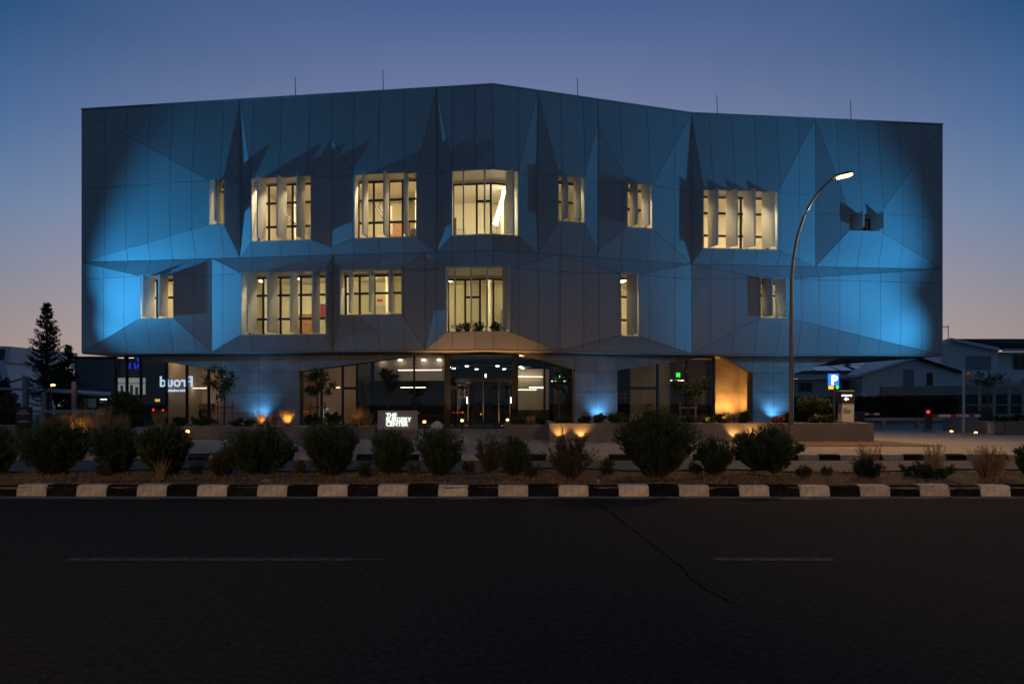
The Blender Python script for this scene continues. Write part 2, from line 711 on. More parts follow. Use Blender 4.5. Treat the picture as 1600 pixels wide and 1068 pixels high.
# windows: outer rect in picture pixels, fins (outer edges), mullions (x), transoms (y), recess of the glazing, brightness, cell limits (x, top y or None, bottom y or None)
WIN = [
    # upper storey
    dict(r=(327, 349, 281, 350), fins=[(335, 345)], mx=[], my=[300], rec=.7, lamp='lamp_bright', cell=(127, 375), up=1),
    dict(r=(393, 485, 277, 375), fins=[(402, 415), (433, 447), (464, 476)], mx=[420, 457], my=[317, 354], rec=.7, lamp='lamp_bright', cell=(375, 520), up=1),
    dict(r=(554, 650, 271, 370), fins=[(566.5, 574.5), (599.5, 607), (632, 637.5)], mx=[584, 608, 629], my=[312, 347], rec=.75, lamp='lamp_bright', cell=(520, 682), up=1),
    dict(r=(707, 809, 265, 365), fins=[(724, 724.5), (757, 757.5), (803, 791)], mx=[745, 767], my=[], door=(745, 767, 314), rec=1.3, lamp='lamp_soft2', cell=(682, 840), up=1),
    dict(r=(873, 913, 275.5, 345.5), fins=[(887, 878), (907, 897)], mx=[], my=[317], rec=.7, lamp='lamp_soft', cell=(840, 933), up=1),
    dict(r=(981, 1019, 287.5, 355), fins=[(996, 985), (1015, 1003)], mx=[], my=[328], rec=.7, lamp='lamp_bright', cell=(933, 1080.6), up=1),
    dict(r=(1100, 1215, 298, 388), fins=[(1122, 1107), (1152, 1135), (1180, 1162), (1210, 1191)], mx=[1158], my=[334, 369], rec=.8, lamp='lamp_bright', cell=(1080.6, 1274), up=1),
    dict(r=(1328, 1375, 333, 360), fins=[(1350, 1332), (1382, 1362)], mx=[1352], my=[], rec=.7, lamp='lamp_dim', cell=(1274, 1473), up=1),
    # lower storey
    dict(r=(219, 270, 430.5, 496.5), fins=[(222.5, 241), (248, 262)], mx=[245], my=[465], rec=.75, lamp='lamp_bright', cell=(127, 331), up=0),
    dict(r=(377, 508, 425, 521.5), fins=[(386, 400), (418, 433), (454, 465), (488, 499)], mx=[411, 438, 470], my=[461, 498], rec=.75, lamp='lamp_soft', cell=(331, 520), up=0),
    dict(r=(532, 627, 422, 490.5), fins=[(546, 552), (577, 584), (608, 614)], mx=[540, 562, 585], my=[458], rec=.75, lamp='lamp_soft', cell=(520, 664), up=0),
    dict(r=(698, 796, 417, 517), fins=[(711, 711.5), (736, 736.5), (761, 761.5), (797, 786)], mx=[727, 750, 771], my=[], door=(727, 750, 464), rec=2.0, lamp='lamp_soft', cell=(664, 873), up=0),
    dict(r=(971, 998, 428, 524), fins=[(995, 980)], mx=[], my=[464, 500], rec=.75, lamp='lamp_bright', cell=(873, 1080.6), up=0),
    dict(r=(1189, 1230, 435, 496), fins=[(1207, 1191.5), (1229, 1212)], mx=[], my=[462], rec=.75, lamp='lamp_soft', cell=(1080.6, 1473), up=0),
]
M['lamp_office'] = emit('lamp_office', (1.0, .56, .28), 9)
M['lamp_consult'] = emit('lamp_consult', (1.0, .78, .48), 1.6)
M['lamp_hall'] = emit('lamp_hall', (.75, 1.0, .9), 3)
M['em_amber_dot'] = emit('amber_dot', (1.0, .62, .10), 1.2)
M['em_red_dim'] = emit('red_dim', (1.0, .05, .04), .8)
M['lamp_dim'] = emit('lamp_dim', (1.0, .80, .45), 2.5)
M['lamp_soft2'] = emit('lamp_soft_cream', (1.0, .87, .52), 100)
JX = [165.5, 200, 235.5, 271, 306, 350.5, 396.5, 441, 485, 520, 554, 593, 632, 682, 707, 742, 770, 809, 840, 876, 911, 934, 969, 1011, 1052,
      1080.6, 1108, 1143, 1178, 1213, 1246, 1274, 1307, 1339, 1372, 1405, 1439]
JU = [U(x) for x in JX]
JU[JX.index(770)] = UB
JU[JX.index(1080.6)] = UC
SHORT = {520: (216, 386.8), 933: (191, 391)}   # creases of the upper storey that stop short of the roof edge


def cell_u(x):
    return 0.0 if x == 127 else (UD if x == 1473 else (UC if x == 1080.6 else U(x)))


pieces = []
back = MB()


def add_facet(poly, dfun, zc=None):
    if area(poly) < 0:
        poly = poly[::-1]
    # backing follows the plan's corners
    for c in split(poly, 0, [UB, UC]):
        back.poly([W(a, z, dfun(a, z) - .035) for a, z in c])
    for p in split(poly, 0, JU):
        for q in (split(p, 1, [zc]) if zc else [p]):
            s = shrink(q, .008)
            if len(s) >= 3 and area(s) > .004:
                pieces.append((area(s), s, dfun))


for w in WIN:
    xl, xr, yt, yb = w['r']
    ul, zt1 = P2(xl, yt, D0)
    ur, zt2 = P2(xr, yt, D0)
    um, zt = P2((xl + xr) / 2, yt, D0)
    _, zb = P2((xl + xr) / 2, yb, D0)
    w.update(ul=ul, ur=ur, zt=zt, zb=zb)
    cl, cr = cell_u(w['cell'][0]), cell_u(w['cell'][1])
    w.update(cl=cl, cr=cr)
    top, bot = (ZT, ZF) if w['up'] else (ZF, ZB)
    dtop = lambda a, z, top=top, zt=zt: D0 * (top - z) / (top - zt)
    dbot = lambda a, z, bot=bot, zb=zb: D0 * (z - bot) / (zb - bot)

    def vend(x, uu):
        if w['up'] and x in SHORT:
            ya, yb_ = SHORT[x]
            za, zb_ = P2(x, ya, .2)[1], P2(x, yb_, .1)[1]
            return za, zb_
        return top, bot
    lt, lb = vend(w['cell'][0], cl)
    rt, rb_ = vend(w['cell'][1], cr)
    tp = [(cl, top), (cr, top)]
    if rt < top - .01:
        tp.append((cr, rt))
    tp += [(ur, zt), (ul, zt)]
    if lt < top - .01:
        tp.append((cl, lt))
    add_facet(tp, dtop)
    bp_ = [(cl, bot), (cr, bot)]
    if rb_ > bot + .01:
        bp_.append((cr, rb_))
    bp_ += [(ur, zb), (ul, zb)]
    if lb > bot + .01:
        bp_.append((cl, lb))
    add_facet(bp_, dbot)

    def side(uv, uw, z_t, z_b, zt=zt, zb=zb, dtop=dtop, dbot=dbot):
        da, db = dtop(0, z_t), dbot(0, z_b)

        def fn(a, z):
            s = (a - uv) / (uw - uv)
            t = (z - z_b) / (z_t - z_b)
            return (db + (da - db) * t) * (1 - s) + D0 * s
        return fn
    add_facet([(cl, lb), (ul, zb), (ul, zt), (cl, lt)], side(cl, ul, lt, lb), zt)
    add_facet([(ur, zb), (cr, rb_), (cr, rt), (ur, zt)], side(cr, ur, rt, rb_), zt)

pieces.sort(key=lambda t: -t[0])
rest = MB()
for i, (ar, s, dfun) in enumerate(pieces):
    tgt = MB() if i < 300 else rest
    fr = [W(a, z, dfun(a, z)) for a, z in s]
    bk = [W(a, z, dfun(a, z) - .03) for a, z in s]
    n = len(fr)
    b = len(tgt.v)
    tgt.v += [tuple(p) for p in fr + bk]
    tgt.f.append(tuple(range(b, b + n)))
    for k in range(n):
        j = (k + 1) % n
        tgt.f.append((b + j, b + k, b + n + k, b + n + j))
    if i < 300:
        tgt.build('facade_panel', 'panel', clinic)
if rest.v:
    rest.build('small_facade_panels', 'panel', clinic, kind='stuff')
back.build('facade_backing', 'backing', clinic)

# coping, roof, floors, side and rear walls
cop = MB()
wbox(cop, 0, UD, ZT + .002, ZT + .07, -.35, .035)
cop.build('coping', 'panel', clinic)
DEP = -17.0
shell = MB()
wbox(shell, 0, UD, ZT - .5, ZT - .3, DEP, -.2)
wbox(shell, 0, .25, ZB + .02, ZT - .5, DEP, -.06)
wbox(shell, UD - .25, UD, ZB + .02, ZT - .5, DEP, -.06)
wbox(shell, .25, UD - .25, ZB + .02, ZT - .5, DEP, DEP + .3)
shell.build('rear_walls', 'panel', clinic)
sf = MB()
wbox(sf, .002, UD - .002, ZB - .05, ZB + .28, DEP, -.045)
sf.build('soffit', 'soffit', clinic)
for px, y0, y1 in ((462, 121, 151), (599, 111, 143), (903, 122, 152), (1121, 152, 181), (1330, 157, 187)):
    uu = U(px, -1)
    p = W(uu, ZT - .3, -1.0)
    h = ZT + (y1 - y0) / F * p.y + .5
    MB().tube([p, (p.x, p.y, ZT + .4), (p.x - .03, p.y, h)], [.022, .018, .014], 6).build('lightning_rod', 'dark', clinic)

# windows
for wi, w in enumerate(WIN):
    ul, ur, zt, zb, rec = w['ul'], w['ur'], w['zt'], w['zb'], w['rec']
    dg = D0 - rec
    fr = MB()
    bw = .045
    top_drop = .0
    zft = zt - (.06 if rec < 1 else .12)
    for a, b in ((ul, ul + .06), (ur - .06, ur)):
        wbox(fr, a, b, zb, zft, dg - .07, dg)
    wbox(fr, ul + .06, ur - .06, zft - .07, zft, dg - .07, dg)
    wbox(fr, ul + .06, ur - .06, zb, zb + .06, dg - .07, dg)
    vb = sorted([U(x, dg) for x in w['mx']])
    for a in vb:
        wbox(fr, a - bw, a + bw, zb + .06, zft - .07, dg - .065, dg - .003)
    hb = [P2((w['r'][0] + w['r'][1]) / 2, y, dg)[1] for y in w['my']]
    for z in hb:
        wbox(fr, ul + .06, ur - .06, z - .05, z + .05, dg - .06, dg - .006)
    if 'door' in w:
        a, b, y = w['door']
        z = P2((a + b) / 2, y, dg)[1]
        wbox(fr, U(a, dg) + bw, U(b, dg) - bw, z - .05, z + .05, dg - .06, dg - .006)
    wo = fr.build('window_frame', 'frame', clinic)
    # panes
    edges = [ul + .06] + vb + [ur - .06]
    for a, b in zip(edges, edges[1:]):
        g = MB()
        cs = ucuts(a, b)
        for c, e in zip(cs, cs[1:]):
            g.poly([W(c, zb + .06, dg - .035), W(e, zb + .06, dg - .035), W(e, zft - .07, dg - .035), W(c, zft - .07, dg - .035)])
        g.build('pane', 'pane', wo)
    # reveal lining
    rv = MB()
    t = .05
    wbox(rv, ul - t, ul - .001, zb - t, zt + t, dg - .05, D0 - .012)
    wbox(rv, ur + .001, ur + t, zb - t, zt + t, dg - .05, D0 - .012)
    wbox(rv, ul, ur, zt + .001, zt + t, dg - .05, D0 - .012)
    wbox(rv, ul, ur, zb - t, zb - .001, dg - .05, D0 - .012)
    if zft < zt:
        wbox(rv, ul, ur, zft, zt, dg - .05, dg - .01)
    rv.build('reveal', 'reveal', wo)
    for x0, x1 in w['fins']:
        dout, dinn = D0 + (.41 if w['up'] else .33), D0 - (.30 if rec < 1 else .22)
        a, b = U(x0, dout), U(x1, dinn)
        z0, z1, h = zb + .05, zt - .012, .028
        MB().hexa([W(a - h, z0, dout), W(a + h, z0, dout), W(b + h, z0, dinn), W(b - h, z0, dinn),
                   W(a - h, z1, dout), W(a + h, z1, dout), W(b + h, z1, dinn), W(b - h, z1, dinn)]).build('fin', 'fin', wo)
    # room behind
    din = dg - .08
    dep = din - 4.6
    fl, ce = (7.85, 11.25) if w['up'] else (3.95, 7.3)
    ce = max(ce, zt + .1)
    ra_, rb2 = max(w['cl'] + .08, ul - 1.6), min(w['cr'] - .08, ur + 1.6)
    rm = MB()
    wbox(rm, ra_, rb2, fl, ce, dep - .1, dep)
    wbox(rm, ra_ - .08, ra_, fl, ce, dep, din)
    wbox(rm, rb2, rb2 + .08, fl, ce, dep, din)
    wbox(rm, ra_, ul - .05, fl, ce, din, din + .03)
    wbox(rm, ur + .05, rb2, fl, ce, din, din + .03)
    wbox(rm, ul - .05, ur + .05, fl, zb - .05, din, din + .03)
    wbox(rm, ul - .05, ur + .05, zt + .05, ce, din, din + .03)
    ro = rm.build('room', 'room', clinic)
    flo = MB()
    wbox(flo, ra_ - .08, rb2 + .08, fl - .06, fl, dep - .1, din)
    flo.build('room_floor', 'room_floor', ro)
    cei = MB()
    wbox(cei, ra_ - .08, rb2 + .08, ce, ce + .06, dep - .1, din)
    cei.build('ceiling', 'room_ceiling', ro)
    random.seed(900 + wi)
    for k in range(1 + int((rb2 - ra_) / 2)):
        a = random.uniform(ra_ + .2, rb2 - 1.1)
        kind = random.choice(('door', 'cabinet', 'picture', 'partition'))
        b = MB()
        if kind == 'door':
            wbox(b, a, a + .9, fl, fl + 2.15, dep + .002, dep + .05)
        elif kind == 'cabinet':
            wbox(b, a, a + 1.0, fl, fl + random.uniform(1.2, 2.2), dep + .6, dep + 1.05)
        elif kind == 'picture':
            wbox(b, a, a + .7, fl + 1.5, fl + 2.3, dep + .002, dep + .03)
        else:
            wbox(b, a, a + .12, fl, ce, dep, dep + random.uniform(1.5, 2.6))
        b.build(kind, {'door': random.choice(('wood', 'sign_pale')), 'cabinet': random.choice(('render_beige', 'sign_grey', 'wood')), 'picture': random.choice(('grey_block', 'red_band', 'dark')), 'partition': 'room'}[kind], ro)
    lm = MB()
    wbox(lm, max(ra_ + .1, ul - .3), min(rb2 - .1, ur + .3), ce - .04, ce - .004, din - .55, din - .35)
    lm.build('ceiling_light', w['lamp'], ro)
    nl = 0 if w['up'] else max(1, int((rb2 - ra_) / 1.6))
    for k in range(nl):
        uc = ra_ + (rb2 - ra_) * (k + .5) / nl
        c = W(uc, ce - .04, din - 3.4 + .5 * (k % 2))
        MB().lathe(c, [(.10, 0), (.10, .036)], 12).build('downlight', w['lamp'], ro)

# things seen in the rooms
def room_bit(wi, px0, px1, py0, py1, d, thick, m, name):
    b = MB()
    z1, z0 = P2((px0 + px1) / 2, py0, d)[1], P2((px0 + px1) / 2, py1, d)[1]
    wbox(b, U(px0, d), U(px1, d), z0, z1, d - thick, d)
    return b.build(name, m, clinic)


room_bit(2, 608, 613, 322, 366, -2.2, .15, 'render_beige', 'column')
room_bit(10, 589, 598, 467, 471, -4.3, .03, 'red', 'fire_sign')
room_bit(3, 709, 713, 340, 364, -1.5, .4, 'dark', 'cabinet')
room_bit(2, 642, 649, 357, 368, -1.6, .4, 'frame', 'cabinet')
for (a, b, c, d_) in ((586, 312, 601, 336), (586, 321, 601, 345), (444, 332, 462, 350)):
    p, q = P2(a, b, -2), P2(c, d_, -2)
    MB().tube([W(p[0], p[1], -2), W(q[0], q[1], -2)], .04, 6).build('handrail', 'dark', clinic)
for (a, b, c, d_) in ((789, 298, 772, 350), (783, 315, 776, 352)):
    p, q = P2(a, b, -3), P2(c, d_, -3)
    MB().tube([W(p[0], p[1], -3), W(q[0], q[1], -3)], .06, 6).build('linear_light', 'lamp_strip', clinic)
for (a, b) in ((408, 440), (478, 433), (541, 428), (570, 428), (601, 427), (976, 438)):
    p = P2(a, b, -1.5)
    c = W(p[0], p[1], -1.5)
    MB().lathe(c, [(.09, 0), (.09, .05)], 10).build('downlight', 'lamp_strip', clinic)

# ------------------------------------------------------------------ ground floor
DC, DGL = -1.0, -1.35                        # concrete face, glazing
def conc(pts):
    """piers with splayed heads, cast in panels"""
    pl = []
    for x, y in pts:
        uu, z = P2(x, y if y else 600, DC)
        z = z if y else 0
        if y == 'top':
            pass
        pl.append((uu, z))
    return pl


def conc_poly(*pts):
    pl = []
    for x, y in pts:
        if y == 't':
            pl.append((U(x, DC), ZB - .052))
        elif y == 'g':
            pl.append((U(x, DC), GZ - .05))
        else:
            pl.append(P2(x, y, DC))
    return pl


def convex_parts(kind, pts):
    return pts


piers = [
    [conc_poly((192, 't'), (345, 579), (345, 't')), conc_poly((345, 't'), (345, 'g'), (468, 'g'), (468, 't')), conc_poly((468, 't'), (468, 580), (690, 't'))],
    [conc_poly((805, 't'), (898, 577), (898, 't')), conc_poly((898, 't'), (898, 'g'), (965, 'g'), (965, 't')), conc_poly((965, 't'), (965, 578), (1115, 't'))],
    [conc_poly((1130, 't'), (1176, 582), (1176, 't')), conc_poly((1176, 't'), (1176, 'g'), (1241, 'g'), (1241, 't')), conc_poly((1241, 't'), (1241, 584), (1320, 't'))],
]
seams_z = [fz(645, 31), fz(612, 31), fz(580, 31)]
seams_u = [U(x, DC) for x in (250, 300, 345, 404, 468, 530, 590, 640, 850, 898, 931, 965, 1015, 1065, 1176, 1209, 1241)]
for pr in piers:
    core = MB()
    for pl in pr:
        for c in split(pl, 0, [UB, UC]):
            if area(c) < 0:
                c = c[::-1]
            n = len(c)
            b = len(core.v)
            core.v += [tuple(W(a, z, DC - .012)) for a, z in c] + [tuple(W(a, z, DC - .5)) for a, z in c]
            core.f.append(tuple(range(b, b + n)))
            core.f.append(tuple(range(b + 2 * n - 1, b + n - 1, -1)))
            for k in range(n):
                j = (k + 1) % n
                core.f.append((b + j, b + k, b + n + k, b + n + j))
    co = core.build('concrete_pier', 'concrete_joint', clinic)
    for pl in pr:
        for p in split(pl, 0, seams_u + [UB, UC]):
            for q in split(p, 1, seams_z):
                s = shrink(q, .012)
                if len(s) < 3 or area(s) < .01:
                    continue
                m = MB()
                n = len(s)
                m.v = [tuple(W(a, z, DC)) for a, z in s] + [tuple(W(a, z, DC - .02)) for a, z in s]
                m.f = [tuple(range(n))] + [((k + 1) % n, k, n + k, n + (k + 1) % n) for k in range(n)]
                m.build('concrete_panel', 'concrete', co)

# glazing: frames and panes per bay
ZG = ZB - .06
def bay(x0, x1, mulls, transoms, thick=(), m='lobby_glass'):
    f_ = MB()
    u0, u1 = U(x0, DGL), U(x1, DGL)
    us = [u0] + [U(x, DGL) for x in mulls] + [u1]
    for x, uu in zip([x0] + list(mulls) + [x1], us):
        hw = .14 if x in thick else .045
        wbox(f_, uu - hw, uu + hw, GZ, ZG, DGL - .12, DGL)
    wbox(f_, u0 + .045, u1 - .045, ZG - .08, ZG, DGL - .1, DGL - .004)
    wbox(f_, u0 + .045, u1 - .045, GZ, GZ + .06, DGL - .1, DGL - .004)
    for (a, b, y) in transoms:
        z = P2((a + b) / 2, y, DGL)[1]
        wbox(f_, U(a, DGL) + .05, U(b, DGL) - .05, z - .06, z + .06, DGL - .1, DGL - .004)
    fo_ = f_.build('curtain_wall_frame', 'frame', clinic)
    for a, b in zip(us, us[1:]):
        g = MB()
        cs = ucuts(a, b)
        for c, e in zip(cs, cs[1:]):
            g.poly([W(c, GZ + .05, DGL - .05), W(e, GZ + .05, DGL - .05), W(e, ZG - .05, DGL - .05), W(c, ZG - .05, DGL - .05)])
        g.build('pane', m, fo_)


bay(180, 346, (197, 219, 259, 291, 325), ())
bay(467, 899, (471, 502, 535, 558, 647, 699, 805, 851), ((535, 558, 606), (699, 805, 605)), thick=(699, 805))
bay(964, 1116, (1028, 1073), ((964, 1028, 606),))

# interior of the ground floor
gf = MB()
wbox(gf, U(180, -9), U(1116, -9), GZ, ZB - .06, -9.1, -9)
gf.build('lobby_rear_wall', 'dark_wall', clinic)
gl = MB()
wbox(gl, U(180, -5), U(1120, -5), GZ + .001, GZ + .01, -9, DGL - .05)
gl.build('lobby_floor', 'dark_wall', clinic)


def wall_piece(px0, px1, d0, d1, m, name='partition', z0=GZ, z1=ZB - .06, parent=clinic):
    b = MB()
    wbox(b, U(px0, d1), U(px1, d1), z0, z1, d0, d1)
    return b.build(name, m, parent)


# beige office on the left
wall_piece(262, 350, -4.6, -4.5, 'room')
wall_piece(259, 263, -4.5, -1.6, 'room')
# reflection of a lit shop across the road, built as objects behind the glass
wall_piece(183, 222, -3.3, -3.2, 'dark_wall')  # dark backing added for the reflected shop
room_bit(0, 181, 222, 577, 589, -3.1, .06, 'red_band', 'reflected_fascia')
room_bit(0, 182, 226, 590, 616, -3.1, .06, 'em_shop', 'reflected_shopfront')
room_bit(0, 182, 226, 598, 599, -3.04, .03, 'dark', 'reflected_rail')
for x in (188, 196, 203, 211, 219):
    room_bit(0, x, x + 2.2 + random.random() * 2, 601 + random.random() * 5, 616, -3.02, .03, random.choice(['grey_block', 'dark', 'render_beige']), 'reflected_figure')
room_bit(0, 286, 331, 630, 640, -4.2, .4, 'wood', 'wall_cabinet')
room_bit(0, 296, 313, 641, 652, -4.2, .06, 'dark', 'monitor')
room_bit(0, 284, 334, 655, 661, -3.9, .5, 'wood', 'desk')
# meeting room right of the first pier
wall_piece(462, 562, -4.6, -4.5, 'room')
wall_piece(556, 560, -4.5, -1.6, 'dark_wall')
room_bit(0, 505, 512, 636, 652, -4, .1, 'em_shop', 'screen')
# reception: pale wall band right of the entrance
room_bit(0, 808, 858, 576, 640, -5.0, .1, 'room', 'reception_wall')
room_bit(0, 808, 858, 640, 668, -4.6, .6, 'dark_wall', 'reception_desk')
wall_piece(866, 905, -3.4, -3.3, 'dark_wall')
# consulting room in the third bay
wall_piece(985, 1050, -4.6, -4.5, 'room')
wall_piece(1050, 1120, -4.3, -4.2, 'dark_wall')
room_bit(0, 967, 983, 622, 648, -2.2, .5, 'frame', 'shelf_unit')
room_bit(0, 967, 982, 614, 615, -2.1, .03, 'white', 'shelf')
room_bit(0, 967, 982, 621, 622, -2.1, .03, 'white', 'shelf')
room_bit(0, 976, 977, 610, 628, -2.1, .03, 'white', 'shelf_post')
room_bit(0, 1011, 1020, 631, 633, -4.3, .05, 'frame', 'door_handle_bar')


def linear(x0, x1, y, d, m='lamp_lobby', th=.018, name='linear_light'):
    p, q = P2(x0, y, d), P2(x1, y, d)
    b = MB()
    wbox(b, min(p[0], q[0]), max(p[0], q[0]), p[1] - th, p[1] + th, d - .05, d + .05)
    return b.build(name, m, clinic)


for a, b, m in ((266, 340, 'lamp_office'), (472, 552, 'lamp_office'), (812, 856, 'lamp_office'), (990, 1045, 'lamp_consult')):
    q = MB()
    wbox(q, U(a, -2.2), U(b, -2.2), ZB - .13, ZB - .09, -2.3, -2.1)
    q.build('ceiling_light', m, clinic)
linear(626, 665, 605, -3.5)
linear(808, 838, 608.5, -3.5)
linear(827, 852, 605, -3.0, th=.035)
linear(806, 848, 588, -4.8)
linear(862, 886, 595, -2.6)
linear(302, 322, 606, -3.6)
linear(521, 531, 605, -3.0)
linear(1048, 1068, 594, -2.6)
linear(622, 690, 578, -5.5, m='lamp_lobby', th=.02)
for x in (596, 625, 662, 686):
    p = P2(x, 563, -6)
    c = W(p[0], p[1], -6)
    MB().lathe(c, [(.10, 0), (.10, .05)], 10).build('downlight', 'lamp_strip', clinic)
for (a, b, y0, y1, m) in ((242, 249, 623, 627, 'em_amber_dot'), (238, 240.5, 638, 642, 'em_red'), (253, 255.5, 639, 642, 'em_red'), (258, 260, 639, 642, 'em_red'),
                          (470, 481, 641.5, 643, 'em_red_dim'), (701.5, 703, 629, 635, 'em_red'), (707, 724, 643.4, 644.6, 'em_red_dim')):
    room_bit(0, a, b, y0, y1, -1.9, .03, m, 'reflected_light')  # glowing boxes added in place of coloured lights reflected in the glazing
wall_piece(585, 694, -6.3, -6.2, 'render_beige', 'lit_wall', z0=2.35)
# exit signs
room_bit(0, 874, 882, 586, 590, -2.8, .04, 'em_green', 'exit_sign')
room_bit(0, 1057, 1063, 582, 589, -2.8, .04, 'em_green', 'exit_sign')

# revolving door drum with its lit canopy
dc = W(U(757, -2.0), 0, -2.0)
rd = MB()
rd.lathe((dc.x, dc.y, 2.15), [(1.35, 0), (1.35, .16)], 28)
for k in range(12):
    t = math.pi * 2 * k / 12
    rd.tube([(dc.x + 1.32 * math.cos(t), dc.y + 1.32 * math.sin(t), GZ), (dc.x + 1.32 * math.cos(t), dc.y + 1.32 * math.sin(t), 2.15)], .022, 4)
rdo = rd.build('revolving_door', 'dark', clinic)
for k in range(24):
    a, b = 2 * math.pi * k / 24, 2 * math.pi * (k + 1) / 24
    if k % 12 in (4, 5, 6, 7):
        continue
    MB().poly([(dc.x + 1.3 * math.cos(a), dc.y + 1.3 * math.sin(a), GZ + .02), (dc.x + 1.3 * math.cos(b), dc.y + 1.3 * math.sin(b), GZ + .02),
               (dc.x + 1.3 * math.cos(b), dc.y + 1.3 * math.sin(b), 2.15), (dc.x + 1.3 * math.cos(a), dc.y + 1.3 * math.sin(a), 2.15)]).build('curved_pane', 'pane', rdo)
rg = MB()
for k in range(40):
    a, b = 2 * math.pi * k / 40, 2 * math.pi * (k + 1) / 40
    for (r0, r1, z) in ((1.5, 2.2, 2.95),):
        rg.poly([(dc.x + r0 * math.cos(a), dc.y - 2.6 * 0 - 2.4 * -1 + r0 * math.sin(a), z), (dc.x + r0 * math.cos(b), dc.y + 2.4 + r0 * math.sin(b), z),
                 (dc.x + r1 * math.cos(b), dc.y + 2.4 + r1 * math.sin(b), z), (dc.x + r1 * math.cos(a), dc.y + 2.4 + r1 * math.sin(a), z)])
rg.build('ceiling_ring', 'grey_block', clinic)
for k in range(8):
    a = 2 * math.pi * (k + .4) / 8
    MB().lathe((dc.x + 1.85 * math.cos(a), dc.y + 2.4 + 1.85 * math.sin(a), 2.9), [(.08, 0), (.08, .04)], 10).build('downlight', 'lamp_cool', clinic)
room_bit(0, 729, 732, 620, 630, -4.5, .05, 'lamp_cool', 'wall_light')
room_bit(0, 758, 760, 584, 589, -4.5, .05, 'lamp_cool', 'wall_light')
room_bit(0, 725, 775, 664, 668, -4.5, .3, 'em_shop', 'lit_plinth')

# passage with the amber lit concrete wall
pw = MB()
wbox(pw, U(1117.5, -3.2), U(1160, -3.2), GZ, ZB - .06, -3.6, -3.2)
pwo = pw.build('passage_wall', 'concrete', clinic)
for a, b in ((1118, 1132), (1132, 1147), (1147, 1160)):
    for k in range(4):
        z0, z1 = (GZ, .9, 1.75, 2.6)[k], (.9, 1.75, 2.6, ZB - .06)[k]
        q = MB()
        wbox(q, U(a, -3.2) + .006, U(b, -3.2) - .006, z0 + .006, z1 - .006, -3.199, -3.185)
        q.build('concrete_panel', 'concrete', pwo)
pw2 = MB()
wbox(pw2, U(1168, -2.4), U(1178, -2.4), GZ, ZB - .06, -5.5, -1.5)
pw2.build('side_wall', 'concrete', clinic)

# reflection of a lit sign, built as glowing mirrored letters behind the left glazing
lp = W(U(302, -1.6), 0, -1.6)
rz = math.atan2(SEG[0][1].y, SEG[0][1].x)
text('reflected_letters', 'Proud', .70, 'em_ice', clinic, (lp.x, lp.y, fz(603.5, lp.y)), mirror=True, extrude=.015, offset=.012, rotz=rz)
random.seed(5)
for k in range(9):
    p, q = P2(262 + 3.1 * k, 607.5 + random.uniform(0, 1.2), -1.6), P2(264 + 3.1 * k + random.uniform(-.4, .6), 611.5, -1.6)
    b = MB()
    wbox(b, p[0], q[0], q[1], p[1], -1.62, -1.6)
    b.build('reflected_letter_stroke', 'em_ice', clinic)
for (a, b, c, d_) in ((202.5, 567, 202.5, 576), (210, 567, 211.5, 576), (216.5, 568, 214, 575), (213, 559, 216, 560), (216, 560, 215.5, 565)):  # reflected blue lettering, built as glowing tubes inside the glass
    p, q = P2(a, b, -1.7), P2(c, d_, -1.7)
    MB().tube([W(p[0], p[1], -1.7), W(q[0], q[1], -1.7)], .028, 6).build('reflected_neon_stroke', 'em_neon_reflection', clinic)
for x in (188, 204):  # mirror images of the two floodlights, added as glowing discs
    p = P2(x, 559, -1.7)
    c = W(p[0], p[1], -1.7)
    MB().lathe(c, [(.13, 0), (.15, .04), (.13, .08)], 12).build('reflected_floodlight', 'em_white', clinic)

# ================================================================== LIGHT FITTINGS
def floodlight(loc, heads, label):
    """heads: (aim, watts, cone, blend)"""
    t = empty('floodlight_mast', (loc[0], loc[1], GZ), label, 'floodlight')
    MB().tube([(loc[0], loc[1], GZ), (loc[0], loc[1], loc[2] - .15)], [.07, .05], 8).build('mast', 'galv', t)
    MB().lathe((loc[0], loc[1], GZ), [(.18, 0), (.18, .02)], 10).build('base_plate', 'galv', t)
    for i, (aim, pw_, cone, bl) in enumerate(heads):
        p = Vector((loc[0], loc[1], loc[2] + i * .35))
        d = (Vector(aim) - p).normalized()
        s_ = d.cross(Vector((0, 0, 1))).normalized()
        up = s_.cross(d)
        q = p + d * .12
        hd = MB()
        c = []
        for e in (-.12, .1):
            for a, b in ((-1, -1), (1, -1), (1, 1), (-1, 1)):
                c.append(p + d * e + s_ * a * .17 + up * b * .12)
        hd.hexa(c)
        h = hd.build('lamp_head', 'dark', t)
        fc = MB().poly([p + d * .103 + s_ * a * .15 + up * b * .10 for a, b in ((-1, -1), (1, -1), (1, 1), (-1, 1))])
        fc.build('lens', 'em_flood', h)
        spot('flood_beam', p + d * .14, aim, pw_, (.035, .365, .80), cone, bl, t, size=.06)
    return t


def wp(px, py, d=.2):
    uu, z = P2(px, py, d)
    return W(uu, z, d)


floodlight((-22.9, 28.1, 4.2), [(wp(490, 240), 5900, 64, 1.0), (wp(340, 474), 2400, 55, 1.0)],
           'tall galvanised mast with two blue floodlights beyond the left end of the clinic')
floodlight((24.9, 27.2, 4.9), [(wp(1190, 285), 5600, 60, 1.0), (wp(1318, 528), 3700, 47, 1.0)],
           'tall galvanised mast with two blue floodlights beyond the right end of the clinic')


